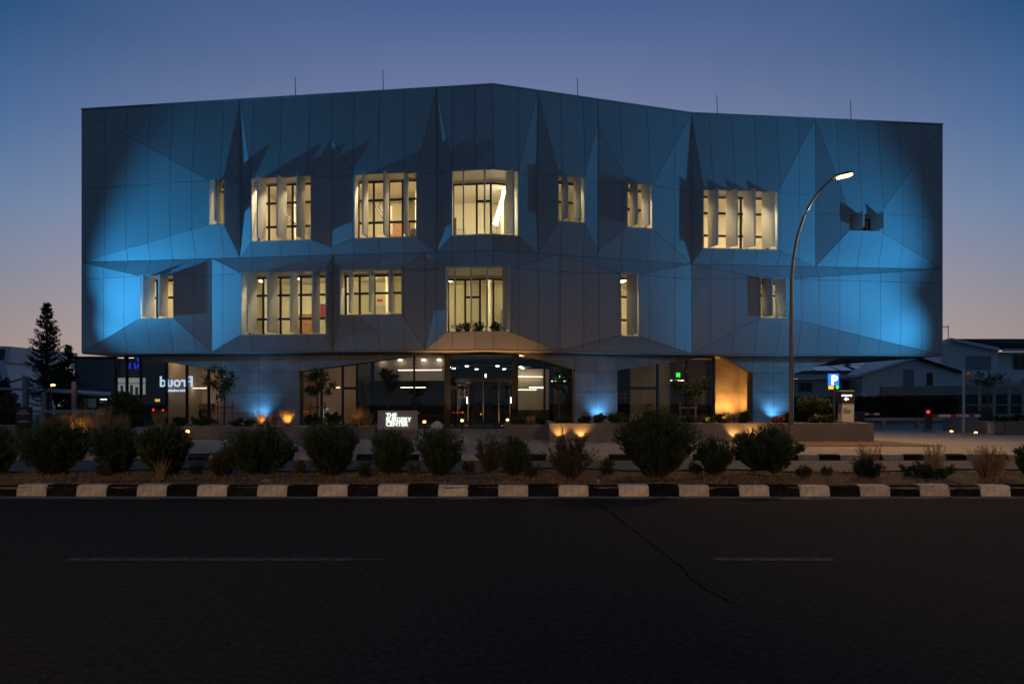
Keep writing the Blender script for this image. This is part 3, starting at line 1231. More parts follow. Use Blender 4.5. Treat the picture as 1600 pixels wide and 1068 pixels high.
def uplight(p, aim, watts, color, cone, label, face='em_garden', group=None, blend=.8):
    p = Vector(p)
    t = empty('ground_uplight', p, label, 'light', group)
    d = (Vector(aim) - p).normalized()
    b = MB().tube([p, p + d * .10], [.045, .055], 10)
    b.build('lamp_body', 'dark', t)
    a = d.cross(Vector((0, 1, .1))).normalized()
    c = d.cross(a)
    f_ = MB().poly([p + d * .103 + (a * math.cos(k * math.pi / 5) + c * math.sin(k * math.pi / 5)) * .045 for k in range(10)])
    f_.build('lens', face, t)
    spot('uplight_beam', p + d * .12, aim, watts, color, cone, blend, t, size=.03)
    return t


AMB = (1.0, .47, .12)
BLU = (.10, .45, 1.0)
for px, lab in ((405, 'left'), (937, 'middle'), (1210, 'right')):
    uu = U(px, -.60)
    p = W(uu, .36, -.60)
    aim = W(U(px, -1), 1.35, -1.0)
    uplight(p, aim, 80, BLU, 128, 'blue uplight at the foot of the %s concrete pier' % lab, 'em_bluelamp', 'blue pier uplights', blend=1.0)
for px, lab in ((1128, 'left'), (1147, 'right')):
    p = W(U(px, -2.5), .35, -2.5)
    uplight(p, W(U(px, -3.2), 2.4, -3.2), 160, (1.0, .40, .075), 120, 'amber uplight washing the passage wall, %s of the two' % lab, 'em_garden', 'amber passage uplights')
for px, lab in ((688, 'left'), (812, 'right')):
    uplight(W(U(px, -.5), GZ, -.5), W(U(750, -.5), ZB, -.5), 380, AMB, 110, 'amber uplight at the %s side of the entrance portal' % lab, 'em_garden', 'amber portal uplights')

# ================================================================== STREET LAMPS
def street_lamp(base, top, arm, label, watts, aim, cone):
    """base (x, y), sweep to the lamp head at top; arm gives curve"""
    t = empty('street_lamp', (base[0], base[1], GZ), label, 'street lamp', 'street lamps')
    bz = GZ
    P_ = [Vector((base[0], base[1], bz)), Vector((base[0] + .01, base[1], bz + 3.0)), Vector((base[0] + .02 * arm, base[1], top[2] - 3.2))]
    c0 = P_[-1]
    ctrl = Vector((base[0] + .12 * arm, base[1], top[2] - .9))
    hd = Vector((top[0] - .1 * arm, top[1], top[2] - .1))
    for k in range(1, 15):
        s = k / 14
        P_.append(c0 * (1 - s) ** 2 + ctrl * 2 * s * (1 - s) + hd * s * s)
    rs = [.062, .058, .048] + [.046 - .016 * k / 14 for k in range(1, 15)]
    MB().tube(P_, rs, 10).build('pole', 'pole', t, smooth=True)
    MB().lathe((base[0], base[1], bz), [(.16, 0), (.16, .02), (.085, .03), (.085, .5), (.075, .52)], 12).build('base', 'pole', t)
    # flat LED head along the arm
    ax = Vector((arm * .97, 0, .22)).normalized()
    sd = Vector((0, 1, 0))
    up = ax.cross(sd)
    if up.z < 0:
        up = -up
    h = MB()
    prof = [(-.05, .05, .03), (.03, .09, .05), (.24, .12, .055), (.44, .10, .04), (.52, .05, .02)]
    for (l, wd, th) in prof:
        c = hd + ax * l
        for a, b in ((-1, -.4), (1, -.4), (.8, 1), (-.8, 1)):
            h.v.append(tuple(c + sd * a * wd + up * b * th))
    for k in range(len(prof) - 1):
        for j in range(4):
            a, b = k * 4 + j, k * 4 + (j + 1) % 4
            h.f.append((a, b, b + 4, a + 4))
    h.f.append((3, 2, 1, 0))
    e = 4 * (len(prof) - 1)
    h.f.append((e, e + 1, e + 2, e + 3))
    h.build('lamp_head', 'pole', t)
    g = MB().hexa([hd + ax * l + sd * s * .12 + up * z for z in (-.085, -.026) for l, s in ((.05, -.8), (.44, -.8), (.44, .8), (.05, .8))])
    g.build('led_panel', 'em_street', t)
    spot('street_light_beam', hd + ax * .25 - up * .12, aim, watts, (1.0, .55, .21), cone, .8, t, size=.12)
    return t


street_lamp((fx(1236, 20.3), 20.3), (fx(1312, 20.3), 20.3, fz(270, 20.3)), 1, 'tall curved street lamp glowing amber in front of the clinic facade', 2300,
            (fx(1330, 20.3), 17.0, 0), 140)
for xx, lab in ((-8.5, 'left'), (7.5, 'right')):
    street_lamp((xx, -11.0), (xx + 1.6, -11.0, 8.2), 1, 'curved street lamp behind the viewer on the near side of the road, %s of two' % lab, 5200, (xx + 1.5, 8.2, 0), 54)

# ================================================================== PLANTS
def rnd_dir():
    while True:
        v = Vector((random.uniform(-1, 1), random.uniform(-1, 1), random.uniform(-1, 1)))
        if .05 < v.length < 1:
            return v.normalized()


def leaf(mb, c, d, l, w):
    """one leaf: a slightly folded rhombus"""
    s = d.cross(rnd_dir())
    if s.length < .05:
        return
    s.normalize()
    n = s.cross(d) * (w * .25)
    b = len(mb.v)
    m = c + d * (l * .5) + n
    mb.v += [tuple(c), tuple(m + s * (w * .5)), tuple(c + d * l), tuple(m - s * (w * .5))]
    mb.f.append((b, b + 1, b + 2, b + 3))


def blade(mb, c, d, l, w, droop=.3):
    s = d.cross(Vector((0, 1, 0)) if abs(d.y) < .8 else Vector((1, 0, 0))).normalized()
    s = (s + rnd_dir() * .5).normalized()
    b = len(mb.v)
    m = c + d * (l * .55)
    e = c + d * l + Vector((d.x, d.y, -.4)) * (l * droop * .4)
    mb.v += [tuple(c - s * w * .5), tuple(c + s * w * .5), tuple(m + s * w * .4), tuple(e), tuple(m - s * w * .4)]
    mb.f.append((b, b + 1, b + 2, b + 3, b + 4))


def shrub(px0, px1, ytop, ybase, Y, n, label, m='shrub', name='median_shrub', group='shrubs on the median strip', seed=0, leafl=.075, leafw=.014,
          stems=46, fill=.5, base_z=None, cat='shrub', narrow=.12):
    random.seed(seed * 101 + int(px0))
    x0, x1 = fx(px0, Y), fx(px1, Y)
    cx, w = (x0 + x1) / 2, (x1 - x0) / 2
    zt = fz(ytop, Y)
    zb = base_z if base_z is not None else fz(ybase, Y)
    h = zt - zb
    dep = min(w * .85, .55)
    t = empty(name, (cx, Y, zb), label, cat, group)
    base = Vector((cx, Y, zb))
    fol, stm = MB(), MB()
    ends = []
    lob = [(random.uniform(0, 6.28), random.uniform(2, 5), random.uniform(.03, .10)) for _ in range(3)]
    for k in range(stems):
        v = rnd_dir()
        r = random.random() ** (.35 if m == 'shrub_dry' else .22)
        a = math.atan2(v.z, v.x)
        bump = 1 + sum(am * math.sin(fq * a + ph) for ph, fq, am in lob)
        tp = 1 - .58 * max(0, -v.z * r)
        e = Vector((cx + v.x * w * r * bump * tp, Y + v.y * dep * r * tp, zb + h * .57 + v.z * h * .40 * r * bump))
        e.z = max(zb + h * .22, e.z)
        st = base + Vector((random.uniform(-1, 1) * w * narrow, random.uniform(-1, 1) * dep * .15, 0))
        mid = st.lerp(e, .5) + Vector((0, 0, -.08 * h)) + (e - st).cross(Vector((0, 1, 0))) * random.uniform(-.06, .06)
        ends.append((st, mid, e))
        stm.tube([st, mid, e], [.009, .006, .003], 3, cap=False)
    per = max(1, int(n * 1.5) // stems)
    for st, mid, e in ends:
        # twigs fan from the outer part of the stem
        for q in range(7):
            tq = random.uniform(.35, .9)
            o = st.lerp(mid, tq * 2) if tq < .5 else mid.lerp(e, tq * 2 - 1)
            dirn = ((e - st).normalized() + rnd_dir() * .55 + Vector((0, 0, .35))).normalized()
            tip = o + dirn * random.uniform(.07, .22) * h
            for k in range(max(1, per // 4)):
                s = random.random()
                c = o.lerp(tip, s) + rnd_dir() * .02
                d = (dirn + rnd_dir() * .55).normalized()
                leaf(fol, c, d, leafl * random.uniform(.6, 1.3), leafw * random.uniform(.7, 1.3))
    if m != 'shrub_dry' and n > 1500:
        for k in range(int(n * .42)):
            v = rnd_dir()
            r = random.uniform(.62, .99) if random.random() < .7 else random.uniform(.2, .7)
            a = math.atan2(v.z, v.x)
            bump = 1 + sum(am * math.sin(fq * a + ph) for ph, fq, am in lob)
            tp = 1 - .58 * max(0, -v.z * r)
            c = Vector((cx + v.x * w * r * bump * tp, Y + v.y * dep * r * tp, zb + h * .57 + v.z * h * .40 * r * bump))
            d = ((c - base).normalized() + rnd_dir() * .5).normalized()
            leaf(fol, c, d, leafl * random.uniform(.6, 1.2), leafw * random.uniform(.8, 1.4))
    fol.build('foliage', m, t)
    stm.build('stems', 'stem', t)
    return t


SH = [
    (-30, 26, 668, 742, 11.3, 4200, 'shrub', 'dark rounded shrub cut off by the left picture edge'),
    (24, 142, 655, 740, 11.3, 9000, 'shrub', 'broad bushy shrub near the left end of the median, widest on that side'),
    (138, 222, 660, 738, 11.5, 5600, 'shrub', 'loose upright shrub between the broad left bush and the oleander'),
    (216, 298, 664, 732, 11.3, 5600, 'leaf', 'dark glossy oleander bush in front of the small bright ground lamp'),
    (325, 368, 702, 740, 11.2, 2200, 'shrub_dry', 'small half dry shrub at the foot of a tall rounded bush'),
    (348, 460, 664, 742, 11.4, 8600, 'shrub', 'dense spreading bush before the left concrete pier'),
    (470, 563, 653, 740, 11.2, 8600, 'shrub', 'tall compact dome shaped bush left of the white lettered sign'),
    (580, 642, 668, 740, 11.3, 4600, 'shrub', 'narrow upright bush below the white lettered sign'),
    (648, 726, 664, 744, 11.2, 4600, 'shrub', 'vase shaped bush with fanning stems left of the entrance'),
    (738, 792, 676, 738, 11.6, 1500, 'shrub_dry', 'thin nearly leafless shrub in front of the entrance doors'),
    (776, 828, 680, 744, 11.2, 2800, 'shrub', 'small upright bush right of the entrance doors'),
    (838, 942, 664, 752, 11.0, 2200, 'shrub_dry', 'dry twiggy open shrub before the amber lit planter wall'),
    (958, 1094, 638, 748, 11.1, 14000, 'shrub', 'largest round green bush on the median, right of the middle'),
    (1088, 1146, 680, 742, 11.3, 3000, 'shrub', 'scrawny dark shrub right of the largest bush'),
    (1144, 1250, 664, 738, 11.4, 9000, 'shrub', 'dense flat topped bush in front of the street lamp'),
    (1590, 1640, 690, 750, 11.1, 2600, 'shrub', 'green shrub cut off by the right picture edge'),
]
for i, (a, b, yt, yb, Y, n, m, lab) in enumerate(SH):
    shrub(a, b, yt, yb, Y, n, lab, m, seed=i, stems=int(34 + n / 90), base_z=.16,
          leafl=.10 if m == 'leaf' else .075, leafw=.026 if m == 'leaf' else .012)


def tuft(px0, px1, ytop, Y, bz, n, label, m, name='grass_tuft', group='grass tufts on the median strip', plume=None, seed=0, w=.008, cat='grass'):
    random.seed(seed * 77 + int(px0))
    x0, x1 = fx(px0, Y), fx(px1, Y)
    cx, hw, h = (x0 + x1) / 2, (x1 - x0) / 2, fz(ytop, Y) - bz
    t = empty(name, (cx, Y, bz), label, cat, group)
    g, pl = MB(), MB()
    for k in range(n):
        a = random.uniform(0, 6.28)
        r = random.random() ** .7
        c = Vector((cx + math.cos(a) * hw * .35 * r, Y + math.sin(a) * hw * .3 * r, bz))
        l = h * random.uniform(.55, 1.05)
        d = Vector((math.cos(a) * hw * .75 * r / h * 1.1, math.sin(a) * hw * .5 * r / h, 1)).normalized()
        d = (d + rnd_dir() * .12).normalized()
        blade(g, c, d, l, w, .5)
        if plume and random.random() < .35:
            tip = c + d * l * .95
            for q in range(14):
                leaf(pl, tip - d * (q / 14 * .32 * h) + rnd_dir() * .012, (d + rnd_dir() * .5).normalized(), .06 * random.uniform(.7, 1.4), .008)
    g.build('blades', m, t)
    if plume:
        pl.build('plumes', plume, t)
    return t


shrub(1330, 1384, 714, 748, 11.0, 1300, 'bushy green weed on the bare right part of the median, left of two', 'shrub', 'median_weed', 'weeds on the median strip', seed=301, base_z=.15, stems=40, leafw=.010)
shrub(1408, 1492, 720, 750, 11.0, 1300, 'wide low green weed on the bare right part of the median, right of two', 'shrub', 'median_weed', 'weeds on the median strip', seed=302, base_z=.15, stems=40, leafw=.010, narrow=.4)
tuft(1338, 1372, 690, 11.2, .15, 110, 'thin dry grass plumes rising behind the left weed on the median', 'dry', plume='plume', seed=5, w=.005)
tuft(1440, 1480, 694, 11.2, .15, 110, 'thin dry grass plumes rising behind the right weed on the median', 'dry', plume='plume', seed=6, w=.005)
tuft(1516, 1578, 698, 11.0, .15, 300, 'tall feathery grass tuft near the right edge of the median', 'dry', plume='plume', seed=3, w=.009)
tuft(240, 262, 706, 10.8, .15, 60, 'sparse dry stalks at the foot of the oleander bush', 'dry', seed=4, w=.007)

W_ = 'small weeds between the shrubs of the median'
for j, (a, b, yt, m, lab) in enumerate(((150, 172, 716, 'shrub_dry', 'low dry weed below the loose upright shrub near the left'), (296, 318, 718, 'shrub', 'low green weed between the oleander and the half dry shrub'),
                                        (458, 478, 716, 'shrub_dry', 'low dry weed left of the dome shaped bush'), (556, 584, 712, 'shrub', 'low weed between the dome shaped bush and the narrow bush'),
                                        (636, 656, 720, 'shrub_dry', 'low dry weed between the narrow bush and the vase shaped bush'), (722, 744, 718, 'shrub_dry', 'low dry weed right of the vase shaped bush'),
                                        (812, 846, 706, 'shrub', 'low green weed left of the dry twiggy shrub'), (936, 962, 714, 'shrub', 'low green weed left of the largest bush'),
                                        (1076, 1100, 718, 'shrub', 'low green weed under the right side of the largest bush'), (1244, 1270, 724, 'shrub_dry', 'tiny dry weed on the bare soil below the street lamp'),
                                        (1284, 1300, 728, 'shrub_dry', 'tiny dry weed left of the bushy green weed'))):
    shrub(a, b, yt, 745, 11.0 + .25 * (j % 3), 420, lab, m, 'small_weed', W_, seed=500 + j, base_z=.16, stems=18, leafl=.06, leafw=.011, narrow=.4, cat='weed')

# dry grass and litter of leaves along the kerb: cannot be counted
random.seed(21)
dg_ = MB()
for k in range(15000):
    x = random.uniform(-9.5, 9.5)
    t_ = random.random() ** 1.6
    y = KY + .19 + t_ * 1.6
    dens = .5 + .5 * math.sin(x * 1.7 + 1.3 * math.sin(x * .6))
    if random.random() > .35 + .65 * dens:
        continue
    c = Vector((x, y, .15 + .06 * math.sin(math.pi * min(1, t_))))
    d = (Vector((random.uniform(-.8, .8), random.uniform(-.6, .6), 1))).normalized()
    blade(dg_, c, d, random.uniform(.03, .11), .006, .6)
dgo = dg_.build('dry_grass', 'dry')
dgo['kind'] = 'stuff'
dgo['label'] = 'short dry grass along the back of the striped kerb'

# irrigation pipe lying on the soil
hp = MB()
pts = []
for k in range(70):
    x = -9.5 + 19 * k / 69
    pts.append((x, 11.75 + .22 * math.sin(x * .9) + .1 * math.sin(x * 2.3), .235 + .02 * math.sin(x * 1.9)))
hp.tube(pts, .016, 6)
tag(hp.build('irrigation_pipe', 'hose'), 'thin black irrigation pipe lying along the soil of the median', 'pipe')
hp = MB().tube([(-9 + 12 * k / 40, 10.72 + .08 * math.sin(k * .5), .19) for k in range(41)], .012, 6)
tag(hp.build('irrigation_pipe', 'hose'), 'black drip pipe close behind the striped kerb on the left', 'pipe')


def lump(name, x, y, z, r, m, label, cat, sq=.5, seed=0):
    random.seed(seed)
    b = MB()
    b.lathe((x, y, z), [(r * .6, 0), (r * random.uniform(.9, 1.1), r * sq * .5), (r * .8, r * sq), (r * .3, r * sq * 1.25)], 7)
    b.v = [(a + random.uniform(-.15, .15) * r, c + random.uniform(-.15, .15) * r, e + random.uniform(-.05, .05) * r) for a, c, e in b.v]
    return tag(b.build(name, m), label, cat)


lump('stone', fx(417, 10.7), 10.7, .15, .10, 'paving', 'pale angular stone behind the kerb before the left pier bush', 'stone', .6, 1)
lump('stone', fx(1190, 11.2), 11.2, .2, .16, 'planter', 'larger grey stone at the foot of the flat topped bush', 'stone', .5, 2)
lump('litter_bag', fx(934, 10.55), 10.55, .16, .035, 'litter_blue', 'crumpled blue plastic scrap beside the kerb right of the dry shrub', 'litter', 1.8, 3)
lump('litter_scrap', fx(876, 10.75), 10.75, .17, .03, 'litter', 'small white paper scrap under the dry twiggy shrub', 'litter', .5, 4)
lump('litter_scrap', fx(378, 10.95), 10.95, .18, .06, 'litter', 'grey white scrap of paper on the soil left of the pale stone', 'litter', .3, 5)
lump('litter_scrap', fx(1251, 10.75), 10.75, .17, .05, 'litter_blue', 'flat greenish scrap on the bare soil below the street lamp', 'litter', .15, 6)

# ------------------------------------------------------------------ raised beds
PY = 20.9
def planter(name, px0, px1, ytop, Y, depth, label, cuts=()):
    x0, x1 = fx(px0, Y), fx(px1, Y)
    zt = fz(ytop, Y)
    t = empty(name, ((x0 + x1) / 2, Y, GZ), label, 'planter')
    xs_ = [x0] + [fx(c, Y) for c in cuts] + [x1]
    for a, b in zip(xs_, xs_[1:]):
        MB().box(a + .004, b - .004, Y, Y + .2, GZ, zt).build('wall_panel', 'planter', t)
    e = MB()
    MB().box(x0, x0 + .2, Y + .2, Y + depth, GZ, zt).build('end_wall', 'planter', t)
    MB().box(x1 - .2, x1, Y + .2, Y + depth, GZ, zt).build('end_wall', 'planter', t)
    MB().box(x0 + .2, x1 - .2, Y + .2, Y + depth, GZ, zt - .08).build('bed_soil', 'soil', t)
    return t


planter('raised_planter', 858, 1366, 661, PY, 3.2, 'long concrete planter wall in front of the right half of the clinic', (1075, 1203))
planter('raised_planter', 226, 586, 666, 22.2, 3.0, 'low dark planter wall in front of the left half of the clinic', (345, 470))
planter('raised_planter', 788, 862, 663, 22.6, 2.6, 'short planter wall right beside the entrance', ())
planter('raised_planter', 1552, 1680, 658, 25.4, 3.0, 'grey planter wall at the right edge of the drive', ())
struct('soil_bed', MB().poly([(fx(1240, 19), 18.9, GZ + .012), (fx(1478, 19), 18.9, GZ + .012), (fx(1368, 21.6), 21.6, GZ + .012), (fx(1366, 20.89), 20.89, GZ + .012),
                              (fx(1240, 20.89), 20.89, GZ + .012)]), 'soil')

BED = 'plants in the raised beds'
ORD = ['first', 'second', 'third', 'fourth', 'fifth', 'sixth', 'seventh', 'eighth', 'ninth', 'tenth', 'eleventh', 'twelfth', 'thirteenth', 'fourteenth', 'fifteenth']
cnt = {}


def nth(key):
    cnt[key] = cnt.get(key, -1) + 1
    return ORD[cnt[key]]


k = 0
for (a, b, yt, Y, bz, m, kind) in (
        (236, 262, 640, 23.2, .50, 'plume', 'g'), (268, 290, 652, 23.4, .5, 'shrub', 's'), (300, 330, 650, 23.6, .5, 'leaf', 's'), (352, 400, 655, 23.0, .5, 'leaf', 's'),
        (396, 416, 640, 22.9, .5, 'plume', 'g'), (420, 436, 645, 23.0, .5, 'plume', 'g'), (436, 462, 636, 22.9, .5, 'plume', 'g'), (476, 500, 648, 23.2, .5, 'leaf', 's'), (505, 535, 644, 23.6, .5, 'leaf', 's'),
        (540, 572, 630, 23.4, .5, 'plume', 'g'), (560, 586, 640, 23.6, .5, 'plume', 'g'),
        (796, 826, 655, 23.2, .55, 'leaf', 's'), (822, 838, 650, 23.4, .55, 'plume', 'g'), (838, 860, 654, 23.6, .55, 'shrub', 's'),
        (868, 900, 652, 22.0, .6, 'leaf', 's'), (905, 925, 650, 22.4, .6, 'shrub', 's'), (925, 946, 648, 22.6, .6, 'leaf', 's'), (950, 975, 645, 22.4, .6, 'leaf', 's'),
        (1062, 1090, 652, 22.2, .6, 'leaf', 's'), (1098, 1114, 652, 22.0, .6, 'leaf', 's'), (1120, 1142, 645, 22.2, .6, 'leaf', 's'), (1156, 1170, 642, 22.6, .6, 'leaf', 's'),
        (1206, 1224, 650, 22.2, .6, 'flower', 's'), (1222, 1236, 646, 22.4, .6, 'leaf', 's'), (1246, 1298, 618, 22.8, .6, 'shrub', 's'), (1268, 1306, 648, 22.0, .6, 'leaf', 's'),
        (1556, 1580, 650, 26.2, .5, 'leaf', 's'), (1580, 1606, 648, 26.2, .5, 'leaf', 's')):
    k += 1
    if kind == 'g':
        tuft(a, b, yt, Y, bz, 150, 'feathery tan grass, %s from the left in the raised beds' % nth('fg'), 'plume', 'feather_grass', 'feather grasses in the beds', plume='plume', seed=40 + k, w=.012)
    elif (a, b) == (1246, 1298):
        shrub(a, b, yt, 660, Y, 5200, 'large dark round bush in the planter left of the parking sign', m, 'bed_bush', None, seed=40 + k, base_z=bz, leafl=.10, leafw=.05)
    elif m == 'flower':
        shrub(a, b, yt, 660, Y, 500, 'small reddish flowering plant before the right concrete pier', m, 'bed_plant', None, seed=40 + k, base_z=bz, leafl=.09, leafw=.06, stems=14)
    else:
        shrub(a, b, yt, 660, Y, 700, 'low leafy plant, %s from the left in the %s' % ((lambda q: (nth(q), q))('left planter' if a < 600 else ('short planter by the entrance' if a < 865 else ('long right planter' if a < 1400 else 'planter at the right edge')))), m, 'bed_plant', BED, seed=40 + k, base_z=bz, leafl=.12, leafw=.05, stems=16, cat='plant')
# meadow grasses at the left in front of the terrace
k = 0
for (a, b, yt, Y, m) in ((88, 108, 640, 22.6, 'plume'), (108, 132, 636, 22.4, 'plume'), (130, 150, 642, 22.6, 'plume'), (152, 172, 632, 22.8, 'plume'), (60, 90, 648, 22.4, 'dry'), (175, 205, 645, 22.6, 'dry')):
    k += 1
    tuft(a, b, yt, Y, GZ, 170, 'feathery grass before the dark terrace rail, %s' % ('second from the left', 'third from the left', 'fourth from the left', 'fifth from the left', 'leftmost of six', 'rightmost of six')[k - 1], m, 'feather_grass', 'feather grasses by the terrace', plume='plume', seed=90 + k, w=.012)
shrub(162, 222, 612, 662, 25.5, 4200, 'dark leafy bush standing at the left corner of the glazing', 'shrub', 'corner_bush', None, seed=70, base_z=GZ, leafl=.14, leafw=.06)
shrub(-20, 32, 600, 664, 24.5, 5200, 'brownish dark hedge bush at the left picture edge', 'shrub_dry', 'edge_bush', None, seed=71, base_z=GZ, leafl=.14, leafw=.06)

# plants on the loggia of the lower storey
for j, px in enumerate((716, 730, 749, 776)):
    uu = U(px, .0)
    c = W(uu, WIN[11]['zb'], .0)
    t = empty('loggia_plant', c, ['thin small plant at the left end of the loggia sill', 'bushy green plant second from the left on the loggia sill',
                                  'bushy green plant third from the left on the loggia sill', 'largest green plant at the right end of the loggia sill'][j], 'plant', 'plants on the loggia')
    g = MB()
    random.seed(200 + j)
    for q in range((50, 150, 150, 190)[j]):
        d = (rnd_dir() + Vector((0, 0, .8))).normalized()
        leaf(g, c + Vector((0, 0, .12)) + d * random.uniform(.02, .26), (d + rnd_dir() * .6).normalized(), .12, .06)
    g.build('foliage', 'leaf', t)
    MB().lathe(c, [(.10, 0), (.13, .14)], 10).build('pot', 'dark', t)


# ------------------------------------------------------------------ young trees on stakes
def young_tree(px, cx0, cx1, cy0, cy1, Y, bz, n, label, stakes=True, m='leaf'):
    random.seed(int(px))
    x = fx(px, Y)
    t = empty('young_tree', (x, Y, bz), label, 'tree', 'young staked trees')
    x0, x1, zt, zb = fx(cx0, Y), fx(cx1, Y), fz(cy0, Y), fz(cy1, Y)
    top = Vector(((x0 + x1) / 2, Y, zt))
    tr = MB()
    tr.tube([(x, Y, bz), (x + .02, Y, zb), tuple(Vector((x, Y, zb)).lerp(top, .8))], [.032, .026, .008], 6)
    cr = MB()
    cl = []
    for k in range(16):
        v = rnd_dir()
        r = random.random() ** .4
        c = Vector(((x0 + x1) / 2 + v.x * (x1 - x0) * .46 * r, Y + v.y * (x1 - x0) * .42 * r, (zt + zb) / 2 + v.z * (zt - zb) * .46 * r))
        cl.append(c)
        tr.tube([(x + .01, Y, zb + (zt - zb) * random.uniform(.05, .4)), tuple(c)], [.012, .004], 4, cap=False)
    for k in range(int(n * 1.7)):
        c = random.choice(cl) + rnd_dir() * random.random() * (x1 - x0) * .15
        d = (rnd_dir() + Vector((0, 0, -.35))).normalized()
        leaf(cr, c, d, random.uniform(.09, .17), random.uniform(.04, .065))
    tr.build('trunk', 'bark', t)
    cr.build('crown', m, t)
    if stakes:
        zs = fz(628, Y)
        for dx in (-.26, .26):
            MB().tube([(x + dx, Y + .1, bz), (x + dx, Y + .1, zs)], .03, 6).build('stake', 'stake', t)
        MB().box(x - .32, x + .32, Y + .07, Y + .13, zs - .22, zs - .15).build('tie_bar', 'stake', t)
    return t


young_tree(350, 315, 376, 573, 625, 24.2, .5, 420, 'young broad leaved tree on stakes at the left edge of the left pier')
young_tree(495, 470, 522, 576, 622, 24.2, .5, 520, 'young dense tree on stakes right of the left pier')
young_tree(604, 590, 626, 565, 612, 24.6, .5, 520, 'slim dark tree behind the white lettered sign', False, 'shrub')
young_tree(873, 862, 892, 562, 616, 24.0, .58, 420, 'slim dark tree left of the middle pier', False, 'shrub')
young_tree(1076, 1046, 1106, 576, 628, 23.4, .6, 520, 'young loose tree on stakes left of the amber passage')
young_tree(1543, 1516, 1574, 576, 606, 27.5, .5, 200, 'young sparse tree on stakes by the trellis at the right')

# ------------------------------------------------------------------ garden lights
def ga(px, py, Y, z, aim, watts, cone, label, group='amber garden uplights'):
    return uplight((fx(px, Y), Y, z), aim, watts, AMB, cone, label, 'em_garden', group)


def up_to(px, Y, dx=0, dy=.4, dz=1.0, z=.5):
    return (fx(px, Y) + dx, Y + dy, z + dz)


for px, Y, z, wt, lab in ((448, 22.65, .5, 14, 'amber spike light under the tall feather grass right of the left pier light'),
                          (407, 22.65, .5, 6, 'amber spike light under the feather grass before the left pier'),
                          (378, 22.75, .5, 4, 'amber spike light in the low bed left of the left pier light'),
                          (556, 22.9, .5, 2, 'dim amber spike light among the grasses left of the white sign'),
                          (113, 22.0, GZ, 9, 'amber spike light in the terrace grasses at the left'),
                          (830, 23.0, .6, 4, 'amber spike light in the short planter beside the entrance'),
                          (1106, 21.7, .62, 7, 'amber spike light at the left edge of the passage wall planting'),
                          (1136, 21.9, .62, 9, 'amber spike light under the plants of the passage wall'),
                          (1283, 21.6, .62, 4, 'amber spike light in the planter left of the entrance totem'),
                          (1596, 26.0, .5, 8, 'amber spike light in the planter at the right edge')):
    ga(px, 0, Y, z, up_to(px, Y, z=z), wt * 1.9, 110, lab)
for px, lab in ((875, 'left of the two under the dry twiggy shrub'), (908, 'right of the two under the dry twiggy shrub'), (1148, 'left of the two behind the flat topped bush'), (1178, 'right of the two behind the flat topped bush')):
    ga(px, 0, PY - .22, GZ, (fx(px, PY), PY, .62), 26, 105, 'amber light washing the planter wall, ' + lab)


def dome_lamp(px, py, r, label, cat='light', grp=None):
    Y = F * (CH - GZ) / (py - HY)
    x = fx(px, Y)
    t = empty('ground_lamp', (x, Y, GZ), label, cat, grp)
    MB().lathe((x, Y, GZ), [(r * 1.3, 0), (r * 1.3, .03), (r, .04)], 14).build('rim', 'galv', t)
    MB().lathe((x, Y, GZ + .04), [(r, 0), (r * .8, r * .5), (r * .3, r * .75)], 14).build('dome', 'em_garden', t)
    return t


dome_lamp(1487, 675.5, .06, 'left of two glowing amber lamps in the drive paving', grp='drive lamps')
dome_lamp(1525, 677.5, .06, 'right of two glowing amber lamps in the drive paving', grp='drive lamps')


def bollard_lamp(px, ytop, Y, label):
    x, z = fx(px, Y), fz(ytop, Y)
    t = empty('bollard_lamp', (x, Y, GZ), label, 'light', 'low amber path lamps')
    MB().tube([(x, Y, GZ), (x, Y, z - .05)], .025, 8).build('post', 'dark', t)
    MB().lathe((x, Y, z - .05), [(.05, 0), (.055, .05), (.03, .08)], 12).build('lamp', 'em_garden', t)


bollard_lamp(293, 673, 21.7, 'low bright amber lamp left of the dense spreading bush before the left pier')
bollard_lamp(663, 658, 24.5, 'low amber path lamp left of the entrance, just right of the white sign')
bollard_lamp(722, 656, 26, 'low amber path lamp at the left side of the entrance doors')
bollard_lamp(793, 655, 26, 'low amber path lamp at the right side of the entrance doors')
bollard_lamp(846, 658, 25, 'low amber path lamp above the short planter wall')
bd = MB()
Yb = 21.5
bd.lathe((fx(683, Yb), Yb, fz(667, Yb) - .17), [(.02, 0), (.12, .03), (.19, .1), (.2, .18), (.17, .27), (.09, .34), (.02, .36)], 18)
tag(bd.build('stone_ball', 'sign_pale', smooth=True), 'pale round stone ball on a plinth left of the entrance', 'ornament')
MBp = MB().box(fx(683, Yb) - .12, fx(683, Yb) + .12, Yb - .12, Yb + .12, GZ, fz(667, Yb) - .165)
tag(MBp.build('plinth', 'planter'), 'small concrete plinth under the pale stone ball', 'plinth')

# ================================================================== SIGNS
Ys = 22.0
t = empty('clinic_sign', (fx(621, Ys), Ys, GZ), 'grey sign panel with glowing white letters reading THE SURGERY CENTER', 'sign')
MB().box(fx(590, Ys), fx(652, Ys), Ys, Ys + .09, fz(671, Ys), fz(641, Ys)).build('panel', 'sign_grey', t)
MB().box(fx(590, Ys) + .02, fx(652, Ys) - .02, Ys + .02, Ys + .3, GZ, fz(671, Ys)).build('plinth', 'planter', t)
for k, ln in enumerate(('THE', 'SURGERY', 'CENTER')):
    zz = fz((651.4, 658.2, 665.2)[k], Ys)
    text('letter_row', ln, .192, 'em_halo', t, (fx(603, Ys), Ys - .012, zz), extrude=.012, offset=.004)

